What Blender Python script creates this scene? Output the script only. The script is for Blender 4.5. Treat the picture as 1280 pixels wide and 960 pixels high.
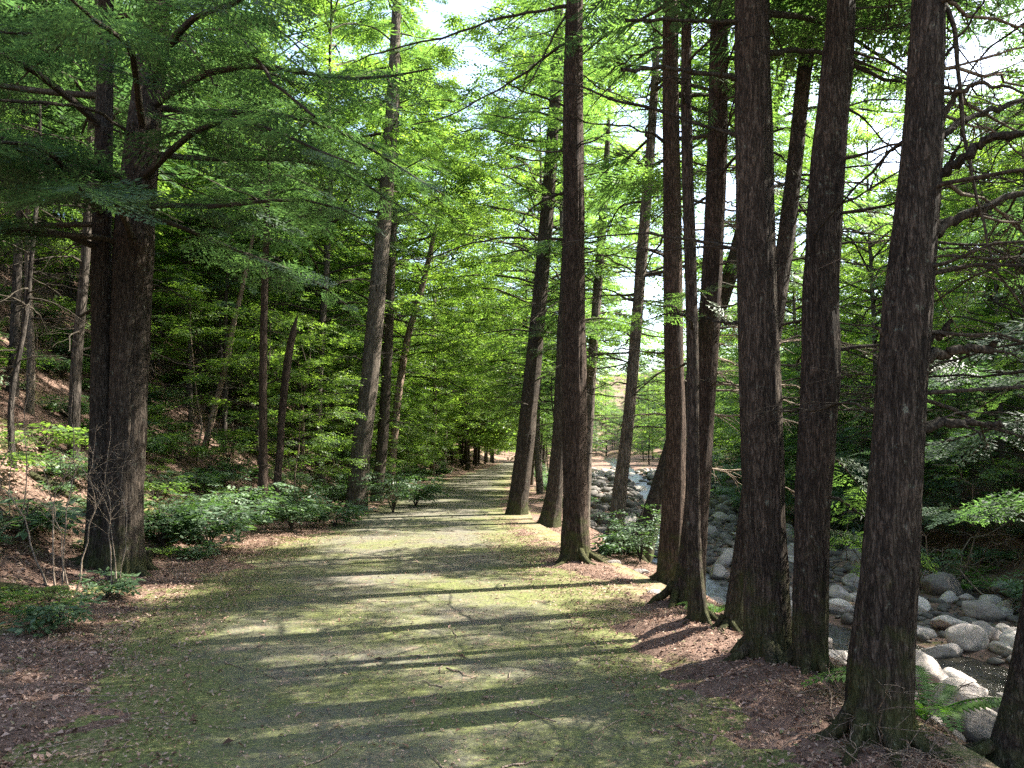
import bpy, math, random
import numpy as np

for o in list(bpy.data.objects):
    bpy.data.objects.remove(o, do_unlink=True)
S = bpy.context.scene
COL = S.collection
R = math.radians

# ------------------------------------------------------------------ camera
FPX, HORIZON, EYE = 1000.0, 565.0, 1.6
PITCH = math.atan((HORIZON - 480) / FPX)
cam = bpy.data.cameras.new("camera")
cam.sensor_width = 36
cam.lens = 36 * FPX / 1280
cam.clip_start = 0.05
cam.clip_end = 2000
cam_o = bpy.data.objects.new("camera", cam)
cam_o.location = (0, 0, EYE)
cam_o.rotation_euler = (math.pi / 2 + PITCH, 0, 0)
COL.objects.link(cam_o)
S.camera = cam_o

# ------------------------------------------------------------------ light
SUN_EL, SUN_AZ = R(45), (0.95, 0.32)          # direction (x, y) towards the sun
w = bpy.data.worlds.new("World")
S.world = w
w.use_nodes = True
wn = w.node_tree
wn.nodes.clear()
sky = wn.nodes.new("ShaderNodeTexSky")
sky.sky_type = 'NISHITA'
sky.sun_disc = False
sky.dust_density = 2.6
sky.ozone_density = 0.35
sky.sun_elevation = SUN_EL
sky.sun_rotation = math.atan2(SUN_AZ[0], SUN_AZ[1])
bg = wn.nodes.new("ShaderNodeBackground")
bg.inputs[1].default_value = 0.12
out = wn.nodes.new("ShaderNodeOutputWorld")
wn.links.new(sky.outputs[0], bg.inputs[0])
wn.links.new(bg.outputs[0], out.inputs[0])
sun = bpy.data.lights.new("sun", 'SUN')
sun.energy = 5.0
sun.angle = R(0.5)
sun.color = (1.0, 0.95, 0.86)
sun_o = bpy.data.objects.new("sun", sun)
_n = math.hypot(*SUN_AZ)
from mathutils import Vector
_d = Vector((SUN_AZ[0] / _n * math.cos(SUN_EL), SUN_AZ[1] / _n * math.cos(SUN_EL), math.sin(SUN_EL)))
sun_o.rotation_euler = _d.to_track_quat('Z', 'Y').to_euler()
sun_o.location = _d * 60
COL.objects.link(sun_o)
S.view_settings.view_transform = 'Standard'
S.view_settings.look = 'None'
S.view_settings.gamma = 1
S.view_settings.exposure = 2.5
S.render.engine = 'CYCLES'
cy = S.cycles
cy.max_bounces = 9
cy.diffuse_bounces = 7
cy.glossy_bounces = 2
cy.transmission_bounces = 3
cy.transparent_max_bounces = 4
cy.sample_clamp_indirect = 4
cy.sample_clamp_direct = 5
cy.caustics_reflective = False
cy.caustics_refractive = False
cy.use_denoising = False
cy.use_adaptive_sampling = False
cy.denoising_prefilter = 'ACCURATE'

# ------------------------------------------------------------------ numeric helpers
def P(px, py, Y):
    """point at photo pixel (1280 x 960) and world depth Y"""
    a, b = (px - 640) / FPX, (480 - py) / FPX
    cp, sp = math.cos(PITCH), math.sin(PITCH)
    s = Y / (cp - b * sp)
    return np.array([a * s, Y, EYE + s * (sp + b * cp)])

def hash01(i, j, k, seed):
    n = (i * 374761393 + j * 668265263 + k * 2147483647 + seed * 1274126177) & 0xFFFFFFFF
    n = ((n ^ (n >> 13)) * 1274126177) & 0xFFFFFFFF
    n = (n ^ (n >> 16)) & 0xFFFFFFFF
    return n / 4294967295.0

def noise(x, y, z=None, seed=0):
    x = np.asarray(x, float); y = np.asarray(y, float)
    z = np.zeros_like(x) if z is None else np.asarray(z, float)
    xi, yi, zi = np.floor(x).astype(np.int64), np.floor(y).astype(np.int64), np.floor(z).astype(np.int64)
    fx, fy, fz = x - xi, y - yi, z - zi
    fx, fy, fz = fx*fx*(3-2*fx), fy*fy*(3-2*fy), fz*fz*(3-2*fz)
    def h(a, b, c): return hash01(xi + a, yi + b, zi + c, seed)
    c00 = h(0,0,0)*(1-fx)+h(1,0,0)*fx; c10 = h(0,1,0)*(1-fx)+h(1,1,0)*fx
    c01 = h(0,0,1)*(1-fx)+h(1,0,1)*fx; c11 = h(0,1,1)*(1-fx)+h(1,1,1)*fx
    return ((c00*(1-fy)+c10*fy)*(1-fz)+(c01*(1-fy)+c11*fy)*fz)*2-1

def fbm(x, y, z=None, seed=0, oct=4):
    s, a, t = 0, 1.0, 0
    for k in range(oct):
        f = 2.0**k
        s = s + a*noise(np.asarray(x)*f, np.asarray(y)*f, None if z is None else np.asarray(z)*f, seed+k*17)
        t += a; a *= .5
    return s/t

def sstep(x):
    x = np.clip(x, 0, 1); return x*x*(3-2*x)

def norm(v):
    return v/np.maximum(np.linalg.norm(v, axis=-1, keepdims=True), 1e-9)

class MB:
    """collects verts and faces (numpy) into one mesh"""
    def __init__(s): s.v=[]; s.f=[]; s.n=0
    def add(s, V, F, m=0, smooth=True):
        V=np.asarray(V,float).reshape(-1,3); F=np.asarray(F,np.int64)
        s.v.append(V); s.f.append((F+s.n, m, smooth)); s.n+=len(V)
    def quads(s, V, m=0):                     # V (K,4,3)
        V=np.asarray(V,float); k=len(V)
        if k: s.add(V.reshape(-1,3), np.arange(k*4).reshape(k,4), m, False)
    def mesh(s, name, mats):
        me=bpy.data.meshes.new(name)
        V=np.concatenate(s.v) if s.v else np.zeros((0,3))
        me.vertices.add(len(V)); me.vertices.foreach_set('co', V.ravel().astype(np.float32))
        li=np.concatenate([f.ravel() for f,_,_ in s.f]); tot=np.concatenate([np.full(len(f), f.shape[1]) for f,_,_ in s.f])
        st=np.concatenate([[0], np.cumsum(tot)[:-1]])
        me.loops.add(len(li)); me.loops.foreach_set('vertex_index', li.astype(np.int32))
        me.polygons.add(len(tot)); me.polygons.foreach_set('loop_start', st.astype(np.int32))
        me.polygons.foreach_set('material_index', np.concatenate([np.full(len(f), m) for f,m,_ in s.f]).astype(np.int32))
        me.polygons.foreach_set('use_smooth', np.concatenate([np.full(len(f), sm) for f,_,sm in s.f]))
        for m in mats: me.materials.append(m)
        me.update(calc_edges=True)
        return me
    def build(s, name, mats, parent=None, loc=(0,0,0)):
        if not isinstance(mats,(list,tuple)): mats=[mats]
        o=bpy.data.objects.new(name, s.mesh(name, mats)); COL.objects.link(o); o.location=loc
        if parent: o.parent=parent
        return o

def tag(o, label=None, cat=None, group=None, kind=None):
    if label: o['label']=label
    if cat: o['category']=cat
    if group: o['group']=group
    if kind: o['kind']=kind
    return o
def empty(name, loc=(0,0,0)):
    o=bpy.data.objects.new(name,None); COL.objects.link(o); o.location=loc; o.empty_display_size=.2
    return o
def copy_tree(o, parent=None):
    c=o.copy(); COL.objects.link(c); c.parent=parent
    for ch in o.children: copy_tree(ch, c)
    return c

def interp_curve(pts, n):
    """smooth resample of a polyline (Catmull-Rom)"""
    p=np.asarray(pts,float)
    if len(p)==2:
        t=np.linspace(0,1,n)[:,None]; return p[0]*(1-t)+p[1]*t
    q=np.vstack([2*p[0]-p[1], p, 2*p[-1]-p[-2]])
    u=np.linspace(0,len(p)-1-1e-6,n); i=u.astype(int); t=(u-i)[:,None]
    a,b,c,d=q[i],q[i+1],q[i+2],q[i+3]
    return .5*(2*b+(c-a)*t+(2*a-5*b+4*c-d)*t**2+(3*b-a-3*c+d)*t**3)

def tube_geo(p, r, seg=6):
    p=np.asarray(p,float); n=len(p); r=np.broadcast_to(r,(n,))
    t=norm(np.gradient(p,axis=0))
    ref=np.array([0.31,0.17,0.93]) if abs(t[:,2]).mean()<.75 else np.array([1.0,0.1,0.05])
    a=norm(np.cross(t,ref)); b=np.cross(t,a)
    th=np.arange(seg)*2*math.pi/seg
    V=p[:,None,:]+r[:,None,None]*(np.cos(th)[None,:,None]*a[:,None,:]+np.sin(th)[None,:,None]*b[:,None,:])
    i=np.arange(n-1)[:,None]*seg; j=np.arange(seg)[None,:]; k=(j+1)%seg
    F=np.stack([i+j,i+k,i+seg+k,i+seg+j],-1).reshape(-1,4)
    return V.reshape(-1,3),F
def tube(mb,p,r,seg=6,m=0):
    V,F=tube_geo(p,r,seg); mb.add(V,F,m)

# ------------------------------------------------------------------ materials
class NT:
    def __init__(s,name):
        s.m=bpy.data.materials.new(name); s.m.use_nodes=True; s.t=s.m.node_tree; s.t.nodes.clear()
        s.out=s.N("ShaderNodeOutputMaterial")
    def N(s,ty,ins=None,**kw):
        n=s.t.nodes.new(ty)
        for k,v in kw.items(): setattr(n,k,v)
        for k,v in (ins or {}).items():
            i=n.inputs[k]
            if hasattr(v,'bl_rna') and v.bl_rna.identifier.startswith('NodeSocket'): s.t.links.new(v,i)
            else: i.default_value=v
        return n
    def ramp(s,fac,stops,interp='LINEAR'):
        n=s.N("ShaderNodeValToRGB",{0:fac}); cr=n.color_ramp; cr.interpolation=interp
        while len(cr.elements)<len(stops): cr.elements.new(.5)
        for e,(p,c) in zip(cr.elements,stops):
            e.position=p; e.color=(c,c,c,1) if not hasattr(c,'__len__') else (*c,1)
        return n.outputs[0]
    def mix(s,f,a,b,mode='MIX'):
        n=s.N("ShaderNodeMix",data_type='RGBA',blend_type=mode)
        for i,v in ((0,f),(6,a),(7,b)):
            if hasattr(v,'bl_rna'): s.t.links.new(v,n.inputs[i])
            else: n.inputs[i].default_value=v if i==0 else (*v,1)
        return n.outputs[2]
    def math(s,op,a,b=0.0,c=0.0,clamp=False):
        n=s.N("ShaderNodeMath",operation=op,use_clamp=clamp)
        for i,v in enumerate((a,b,c)):
            if hasattr(v,'bl_rna'): s.t.links.new(v,n.inputs[i])
            else: n.inputs[i].default_value=v
        return n.outputs[0]
    def noise(s,vec,scale,detail=4,rough=.6,dist=0.0):
        return s.N("ShaderNodeTexNoise",{'Vector':vec,'Scale':scale,'Detail':detail,'Roughness':rough,'Distortion':dist}).outputs[0]
    def mapping(s,vec,scale):
        return s.N("ShaderNodeMapping",{0:vec,3:scale}).outputs[0]
    def done(s,sh):
        s.t.links.new(sh,s.out.inputs[0]); return s.m
    def principled(s,col,rough=.9,bump=None,bstr=.5,bdist=.02,spec=.2,**kw):
        ins={'Base Color':col if hasattr(col,'bl_rna') else (*col,1),'Roughness':rough,'Specular IOR Level':spec}
        if bump is not None:
            ins['Normal']=s.N("ShaderNodeBump",{'Strength':bstr,'Distance':bdist,'Height':bump}).outputs[0]
        ins.update(kw)
        return s.N("ShaderNodeBsdfPrincipled",ins).outputs[0]

def leaf_mat(name,c_dark,c_mid,c_light,trans=.5,tcol=(1.15,1.22,.62),gloss=.045,rough=.5):
    t=NT(name)
    rnd=t.N("ShaderNodeNewGeometry").outputs['Random Per Island']
    col=t.ramp(rnd,[(0,c_dark),(.5,c_mid),(1,c_light)])
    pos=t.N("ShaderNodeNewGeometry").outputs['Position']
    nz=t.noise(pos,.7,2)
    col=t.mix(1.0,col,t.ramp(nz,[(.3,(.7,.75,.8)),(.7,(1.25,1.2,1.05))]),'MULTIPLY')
    tc=t.mix(1.0,col,tcol,'MULTIPLY')
    tc=t.mix(1.0,tc,(1.7,1.7,1.7),'MULTIPLY')
    d=t.N("ShaderNodeBsdfDiffuse",{0:col}).outputs[0]
    tr=t.N("ShaderNodeBsdfTranslucent",{0:tc}).outputs[0]
    g=t.N("ShaderNodeBsdfGlossy",{0:(1,1,1,1),1:rough}).outputs[0]
    m1=t.N("ShaderNodeMixShader",{0:trans,1:d,2:tr}).outputs[0]
    return t.done(t.N("ShaderNodeMixShader",{0:gloss,1:m1,2:g}).outputs[0])

def bark_mat(name,dark,light,sc=20,moss=.5,lichen=.3,strz=.11,bd=.03):
    t=NT(name)
    oc=t.N("ShaderNodeTexCoord").outputs['Object']
    rnd=t.N("ShaderNodeObjectInfo").outputs['Random']
    wob=t.noise(oc,3.0,3)
    v=t.N("ShaderNodeVectorMath",{0:oc,1:t.N("ShaderNodeVectorMath",{0:t.N("ShaderNodeTexNoise",{'Vector':oc,'Scale':5.0,'Detail':3}).outputs[1],'Scale':.05},operation='SCALE').outputs[0]},operation='ADD').outputs[0]
    mp=t.mapping(v,(sc,sc,sc*strz))
    na=t.noise(mp,1.0,3,.55,.3); nb=t.noise(t.mapping(v,(sc*2.3,sc*2.3,sc*strz*3.5)),1.0,3,.6)
    ra=t.math('ABSOLUTE',t.math('SUBTRACT',na,.5)); rb=t.math('ABSOLUTE',t.math('SUBTRACT',nb,.5))
    fur=t.math('ADD',t.ramp(ra,[(.01,0),(.085,.72)]),t.ramp(rb,[(0,0),(.09,.28)]))
    fine=t.noise(t.mapping(oc,(60,60,18)),1.0,5,.7)
    hgt=t.math('ADD',t.math('MULTIPLY',fur,.8),t.math('MULTIPLY',fine,.4))
    col=t.mix(t.math('MULTIPLY',fur,t.math('ADD',fine,.45)),dark,light)
    mid=t.noise(oc,2.2,4)
    col=t.mix(1.0,col,t.ramp(mid,[(.3,(.7,.68,.66)),(.7,(1.25,1.2,1.15))]),'MULTIPLY')
    col=t.mix(1.0,col,t.ramp(rnd,[(0,(.8,.8,.8)),(1,(1.2,1.15,1.1))]),'MULTIPLY')
    if lichen>0:
        ln=t.noise(oc,14,5,.65); lm=t.ramp(ln,[(.62,0),(.68,1)])
        lm=t.math('MULTIPLY',lm,t.math('MULTIPLY',fur,lichen))
        col=t.mix(lm,col,(.20,.22,.17))
    if moss>0:
        z=t.N("ShaderNodeSeparateXYZ",{0:oc}).outputs[2]
        zz=t.math('MULTIPLY_ADD',z,-.9,.75)
        mm=t.math('ADD',zz,t.math('MULTIPLY',t.math('SUBTRACT',t.noise(oc,6,4),.5),2.2))
        mm=t.math('MULTIPLY',t.ramp(mm,[(.25,0),(.75,1)]),moss)
        col=t.mix(mm,col,t.mix(fine,(.03,.05,.012),(.11,.13,.03)))
    return t.done(t.principled(col,.92,hgt,1.0,bd,.15))

M={}
M['bark']=bark_mat('hemlock_bark',(.021,.0175,.0145),(.108,.091,.075),44,.55,.95)
M['bark_red']=bark_mat('warm_hemlock_bark',(.024,.018,.014),(.125,.093,.074),42,.6,.35)
M['bark_far']=bark_mat('forest_bark',(.016,.014,.012),(.10,.088,.077),24,0,.3)  # slightly darker, mossless bark of the repeated forest trees
M['bark_grey']=bark_mat('grey_bark',(.05,.045,.038),(.21,.18,.15),30,.15,.6)
M['bark_pale']=bark_mat('pale_smooth_bark',(.10,.075,.058),(.26,.20,.16),12,.1,.3)
M['twig']=bark_mat('branch_bark',(.018,.016,.013),(.085,.074,.058),40,0,.6,.4,.008)
M['deadtwig']=bark_mat('bleached_dead_wood',(.09,.075,.06),(.30,.25,.20),40,0,.2,.4,.006)
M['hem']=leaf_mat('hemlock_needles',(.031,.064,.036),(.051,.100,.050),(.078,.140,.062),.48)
M['hem_b']=leaf_mat('yellowish_hemlock_needles',(.048,.094,.034),(.080,.146,.046),(.12,.192,.062),.52)  # lighter, yellower needle tint
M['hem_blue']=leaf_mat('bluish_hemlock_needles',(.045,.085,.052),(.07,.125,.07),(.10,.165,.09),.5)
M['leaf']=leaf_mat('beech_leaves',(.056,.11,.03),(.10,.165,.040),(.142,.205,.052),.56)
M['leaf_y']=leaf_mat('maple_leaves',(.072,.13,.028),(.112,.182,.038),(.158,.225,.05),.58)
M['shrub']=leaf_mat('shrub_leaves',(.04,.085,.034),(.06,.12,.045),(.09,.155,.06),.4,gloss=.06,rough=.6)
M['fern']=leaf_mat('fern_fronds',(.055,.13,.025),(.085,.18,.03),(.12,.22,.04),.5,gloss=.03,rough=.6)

def ground_material():
    t=NT('needle_litter_ground')
    pos=t.N("ShaderNodeNewGeometry").outputs['Position']
    f1=t.noise(pos,45,5,.75); f2=t.noise(pos,9,5,.65); f3=t.noise(pos,1.6,4,.6); f4=t.noise(pos,130,3,.7)
    f5=t.noise(pos,22,5,.8,1.0); mixv=t.math('ADD',t.math('MULTIPLY',f1,.4),t.math('ADD',t.math('MULTIPLY',f2,.25),t.math('MULTIPLY',f5,.35)))
    col=t.ramp(mixv,[(.34,(.028,.017,.012)),(.47,(.115,.072,.052)),(.58,(.23,.155,.118)),(.70,(.42,.31,.245))])
    col=t.mix(t.ramp(f4,[(.35,.0),(.7,.5)]),col,(.30,.215,.17))
    col=t.mix(1.0,col,t.ramp(f3,[(.3,(.62,.6,.6)),(.7,(1.15,1.12,1.12))]),'MULTIPLY')
    mo=t.math('ADD',t.noise(pos,.9,5,.6),t.math('MULTIPLY',t.math('SUBTRACT',f2,.5),.35))
    mm=t.ramp(mo,[(.57,0),(.66,1)])
    col=t.mix(t.math('MULTIPLY',mm,.75),col,t.mix(f1,(.05,.065,.016),(.20,.215,.06)))
    h=t.math('ADD',t.math('MULTIPLY',f1,.6),t.math('ADD',f2,t.math('MULTIPLY',f4,.35)))
    return t.done(t.principled(col,.95,h,.9,.03,.1))
M['ground']=ground_material()

def path_material():
    t=NT('mossy_worn_asphalt')
    pos=t.N("ShaderNodeNewGeometry").outputs['Position']
    sx=t.N("ShaderNodeSeparateXYZ",{0:pos})
    edge=t.N("ShaderNodeAttribute",attribute_name='edge').outputs['Fac']
    g1=t.noise(pos,160,3,.8); g2=t.noise(pos,38,5,.75); g3=t.noise(pos,5,5,.6); g4=t.noise(pos,.7,4,.55)
    asp=t.ramp(g1,[(.3,(.038,.035,.029)),(.5,(.11,.104,.084)),(.7,(.26,.245,.20))])
    asp=t.mix(1.0,asp,t.ramp(g3,[(.3,(.75,.74,.72)),(.7,(1.2,1.18,1.1))]),'MULTIPLY')
    moss=t.ramp(g2,[(.3,(.032,.038,.010)),(.5,(.10,.115,.034)),(.7,(.25,.262,.088))])
    near=t.math('MULTIPLY_ADD',sx.outputs[1],-.012,.33)
    near=t.math('MAXIMUM',near,.06)
    mm=t.math('ADD',t.math('ADD',g4,t.math('MULTIPLY',t.math('SUBTRACT',g3,.5),.7)),t.math('ADD',near,t.math('MULTIPLY',edge,.42)))
    mm=t.math('ADD',mm,t.math('MULTIPLY',t.math('SUBTRACT',g2,.5),.6))
    mk=t.math('MULTIPLY',t.ramp(mm,[(.55,0),(.9,1)]),.9)
    col=t.mix(mk,asp,moss)
    col=t.mix(1.0,col,t.ramp(t.noise(pos,16,6,.8),[(.32,(.6,.58,.56)),(.52,(1,1,1)),(.72,(1.22,1.2,1.15))]),'MULTIPLY')
    ef=t.math('MULTIPLY',t.math('MULTIPLY',edge,edge),.16)
    lit=t.ramp(t.math('ADD',ef,t.math('ADD',t.noise(pos,2.3,6,.75),t.math('MULTIPLY',t.math('SUBTRACT',g2,.5),.7))),[(.58,0),(.72,1)])
    col=t.mix(t.math('MULTIPLY',lit,.7),col,t.ramp(g2,[(.35,(.10,.06,.043)),(.65,(.36,.24,.185))]))
    h=t.math('ADD',t.math('MULTIPLY',g1,.4),t.math('MULTIPLY',g2,.6))
    return t.done(t.principled(col,.93,h,.45,.01,.15))
M['path']=path_material()

def rock_material():
    t=NT('weathered_river_rock')
    oc=t.N("ShaderNodeTexCoord").outputs['Object']
    pos=t.N("ShaderNodeNewGeometry").outputs['Position']
    rnd=t.N("ShaderNodeObjectInfo").outputs['Random']
    n1=t.noise(pos,3.5,5,.65); n2=t.noise(pos,28,5,.7); n3=t.noise(pos,90,3,.7)
    base=t.ramp(rnd,[(0,(.17,.147,.133)),(.3,(.30,.262,.24)),(.7,(.41,.36,.33)),(1,(.52,.465,.425))])
    col=t.mix(1.0,base,t.ramp(n1,[(.3,(.62,.62,.66)),(.7,(1.2,1.17,1.12))]),'MULTIPLY')
    col=t.mix(1.0,col,t.ramp(n2,[(.3,(.7,.7,.7)),(.7,(1.25,1.25,1.22))]),'MULTIPLY')
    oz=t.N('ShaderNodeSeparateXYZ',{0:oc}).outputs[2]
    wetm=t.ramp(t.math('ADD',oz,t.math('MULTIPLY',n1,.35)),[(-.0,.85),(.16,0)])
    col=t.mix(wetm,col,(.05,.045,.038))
    lm=t.ramp(t.noise(pos,5,5,.6),[(.6,0),(.7,.6)])
    col=t.mix(lm,col,(.15,.165,.10))
    h=t.math('ADD',n1,t.math('ADD',t.math('MULTIPLY',n2,.5),t.math('MULTIPLY',n3,.25)))
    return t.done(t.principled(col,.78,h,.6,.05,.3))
M['rock']=rock_material()

def water_material():
    t=NT('dark_stream_water')
    pos=t.N("ShaderNodeNewGeometry").outputs['Position']
    n1=t.noise(t.mapping(pos,(1,.75,1)),5.5,4,.6,.6); n2=t.noise(pos,19,3,.6,.4)
    h=t.math('ADD',n1,t.math('MULTIPLY',n2,.35))
    fo=t.ramp(t.math('ADD',n2,t.math('MULTIPLY',t.noise(pos,.8,3),.9)),[(1.0,0),(1.12,1)])
    col=t.mix(fo,(.018,.016,.011),(.5,.52,.55))
    return t.done(t.principled(col,.17,h,.7,.10,.55,IOR=1.33))
M['water']=water_material()
def litter_mat():
    t=NT('dry_leaf_litter')
    r=t.N("ShaderNodeNewGeometry").outputs['Random Per Island']
    c=t.ramp(r,[(0,(.05,.03,.02)),(.35,(.16,.09,.06)),(.65,(.29,.19,.14)),(.93,(.33,.24,.185)),(1,(.10,.13,.04))])
    return t.done(t.principled(c,.85,spec=.15))
M['litter']=litter_mat()

# ------------------------------------------------------------------ terrain
def I(y,ys,vs): return np.interp(y,ys,vs)
def eL(y): return I(y,[-10,4.4,7,10,14,19,45,64,120,200],[-2.2,-2.6,-3.5,-4.0,-4.2,-3.9,-4.0,-3.2,-1.4,2])
def eR(y): return I(y,[-10,4.4,5.4,8.2,11.8,19,45,64,120,200],[1.6,1.6,1.5,1.25,.65,-.4,-.45,0,1.6,5])
def crest(y): return I(y,[-10,4,8,10,13,18,22,45,64,120,200],[2.4,2.3,2.2,2.15,1.85,1.5,1.1,1.0,1.4,3.2,6.5])
def zb(y): return I(y,[-10,14,20,30,50,70,120,200],[-2.1,-2.0,-1.9,-1.5,-.6,.0,1.2,4])
def fb(y): return I(y,[-10,8,14,20,25,30,50,70,120,200],[14,13,12.5,11.8,10.8,10.2,13,15,20,30])
def sc(y): return I(y,[-10,4,8,12,15,19,25,30,50,70,120,200],[12,11.5,10.3,8.6,6.9,5.2,5.1,5.9,8.5,10,14,22])
MOUNDS=[(2.06,4.6),(2.16,5.8),(1.98,6.1),(1.9,6.9),(1.7,7.2),(1.87,8.5),(2.05,10.3),(.93,11.7),(-5.1,10.3)]
def hgt(x,y):
    x=np.asarray(x,float); y=np.asarray(y,float)
    l,r,c,b,f=eL(y),eR(y),crest(y),zb(y),fb(y)
    wob=.35*noise(x*.5,y*.5,seed=4)
    s=(x-c+wob*.6)/2.5
    n1=fbm(x*.8,y*.8,seed=1); n2=fbm(x*3,y*3,seed=2); n3=fbm(x*.16,y*.16,seed=3)
    # verge: rises over the path sheet irregularly
    n4=noise(x*9,y*9,seed=6); el=np.clip((l-x)/.8,-1,1)+.8*n1+.6*n2+.35*n4; er=np.clip((x-r-.3)/.8,-1,1)+.8*n1+.6*n2+.35*n4
    verge=np.maximum(el,er)
    z=np.where(verge>0,.035*np.clip(verge,0,1),.09*np.clip(verge,-1,0))
    shoulder=sstep((x-r-.2)/1.0)
    z=z-.13*shoulder+.03*n2*shoulder
    z=z*(1-sstep(s))+b*sstep(s)
    bed=sstep((s-.5)*2)
    z=z+bed*(.12*n1+.05*n2)*(x<f+2)-.42*np.exp(-((x-sc(y))/I(y,[0,14,18,110],[1.25,1.2,.75,.7]))**2)*bed
    t=np.maximum(x-f+1.2*n3,0)
    z=z+np.minimum(t*t/(t+2.5)*I(y,[0,35,60,110],[.42,.42,.22,.15]),17+.06*t)*(1+.15*n3)
    for (mx,my) in MOUNDS: z=z+.07*np.exp(-((x-mx)**2+(y-my)**2)/.45)
    u=np.maximum(l-x-.9,0); steep=I(y,[0,45,90,200],[.80,.72,.5,.4])
    z=z+np.minimum(u*u/(u+1.6)*steep,20+.06*u)*(1+.10*n3)+.10*n1*sstep(u/2)+.03*n2*sstep((l-x)/.6)
    z=z+np.maximum(y-115,0)**2/(np.maximum(y-115,0)+40)*.15
    return z
def H1(x,y): return float(hgt(np.array([x]),np.array([y]))[0])

def axis_pts(segs):
    a=[]
    for (s,e,d) in segs: a.append(np.arange(s,e,d))
    return np.concatenate(a)
gx=np.concatenate([-np.geomspace(140,14,40),axis_pts([(-13.5,-7,.18),(-7,4,.075),(4,14,.14),(14,20,.5)]),np.geomspace(20,170,30)])
gy=np.concatenate([np.linspace(-25,2,24,endpoint=False),axis_pts([(2,14,.075),(14,30,.16),(30,60,.5)]),np.geomspace(60,330,40)])
GX,GY=np.meshgrid(gx,gy)
GZ=hgt(GX,GY)
nx,ny=len(gx),len(gy)
i,j=np.meshgrid(np.arange(nx-1),np.arange(ny-1)); q=(j*nx+i)
mb=MB(); mb.add(np.stack([GX,GY,GZ],-1),np.stack([q,q+1,q+nx+1,q+nx],-1).reshape(-1,4))
tag(mb.build('ground',M['ground']),kind='structure')

# path sheet
py_=np.concatenate([np.arange(-8,2,.5),axis_pts([(2,16,.1),(16,40,.3),(40,140,1.0)])])
tt=np.linspace(0,1,41)
L_,R_=eL(py_)-.9,eR(py_)+.9
PX=L_[:,None]+(R_-L_)[:,None]*tt[None]
PY=np.repeat(py_[:,None],41,1)
mid=(PX-(L_+R_)[:,None]/2)/((R_-L_)[:,None]/2)
PZ=.0-.012*mid**2+.006*fbm(PX*1.5,PY*1.5,seed=9)
n=len(py_); i,j=np.meshgrid(np.arange(40),np.arange(n-1)); q=j*41+i
mb=MB(); mb.add(np.stack([PX,PY,PZ],-1),np.stack([q,q+1,q+42,q+41],-1).reshape(-1,4))
path=tag(mb.build('path',M['path']),kind='structure')
att=path.data.attributes.new('edge','FLOAT','POINT')
att.data.foreach_set('value',np.clip((np.abs(mid)-.35)/.5,0,1).ravel().astype(np.float32))

# water
wy=axis_pts([(-8,40,.12),(40,110,.8)])
off=np.linspace(-1,1,40)
WX=sc(wy)[:,None]+off[None]*I(wy,[0,14,18,110],[2.6,2.4,1.25,1.2])[:,None]; WY=np.repeat(wy[:,None],40,1)
WZ=(zb(wy)-.12)[:,None]+.035*fbm(WX*1.6,WY*1.6,seed=21)+.02*noise(WX*4,WY*3,seed=22)
n=len(wy); i,j=np.meshgrid(np.arange(39),np.arange(n-1)); q=j*40+i
mb=MB(); mb.add(np.stack([WX,WY,WZ],-1),np.stack([q,q+1,q+41,q+40],-1).reshape(-1,4))
tag(mb.build('stream_water',M['water']),kind='structure')

# ------------------------------------------------------------------ foliage templates (unit length along +X, normal +Z)
def kite(base,d,side,length,width,nrm,fold=.0):
    tip=base+d*length
    m=base+d*length*.45
    return np.stack([base,m+side*width/2+nrm*fold,tip,m-side*width/2+nrm*fold])
def frond(rng,n,wid,sub=0,lenf=.40):
    Q=[]; X=np.array([1.,0,0]); Z=np.array([0,0,1.])
    axis=lambda t: np.array([t,.03*math.sin(t*5+ph),-.16*t*t])
    ph=rng.uniform(0,6)
    for k in range(n):
        t=.06+.9*k/n
        for s in (-1,1):
            tk=min(.98,t+(.45/n if s>0 else 0)); b=axis(tk)
            a=R(rng.uniform(46,62)-14*tk)*s
            d=np.array([math.cos(a),math.sin(a),rng.uniform(-.22,.08)]); d/=np.linalg.norm(d)
            sd=np.cross(Z,d); ln=(lenf*(1-tk)**.75+.07)*rng.uniform(.8,1.15)
            if sub==0: Q.append(kite(b,d,sd,ln,wid,Z))
            else:
                for kk in range(sub):
                    u=(kk+.3)/sub
                    for s2 in (-1,1):
                        a2=a+s2*R(48-12*u); d2=np.array([math.cos(a2),math.sin(a2),d[2]-.1*u]); 
                        l2=max(.05,ln*(.42*(1-u)+.14)); Q.append(kite(b+d*ln*u,d2,np.cross(Z,d2),l2,wid,Z))
                Q.append(kite(b+d*ln*.7,d,sd,ln*.38,wid,Z))
    Q.append(kite(axis(.82),X,np.array([0,1.,0]),.24,wid,Z))
    return np.array(Q)
def leafspray(rng,n,ll,lw,droop=.1):
    Q=[]; Z=np.array([0,0,1.])
    for k in range(n):
        t=.12+.85*k/n; s=-1 if k%2 else 1
        a=R(rng.uniform(40,70))*s
        if k==n-1: a=rng.uniform(-.2,.2)
        el=rng.uniform(-.35,.12)
        d=np.array([math.cos(a)*math.cos(el),math.sin(a)*math.cos(el),math.sin(el)])
        sd=norm(np.cross(Z,d)); nn=np.cross(d,sd); tl=rng.uniform(-.35,.35)
        sd2=sd*math.cos(tl)+nn*math.sin(tl)
        b=np.array([t,0,-droop*t*t])+d*.04
        l=ll*rng.uniform(.75,1.15)
        Q.append(kite(b,d,sd2,l,lw*l/ll,nn,0.02*rng.uniform(-1,1)))
    return np.array(Q)
trng=np.random.default_rng(5)
T_HQ=[frond(trng,8,.032,3) for _ in range(6)]
T_MQ=[frond(trng,10,.056) for _ in range(4)]
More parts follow.
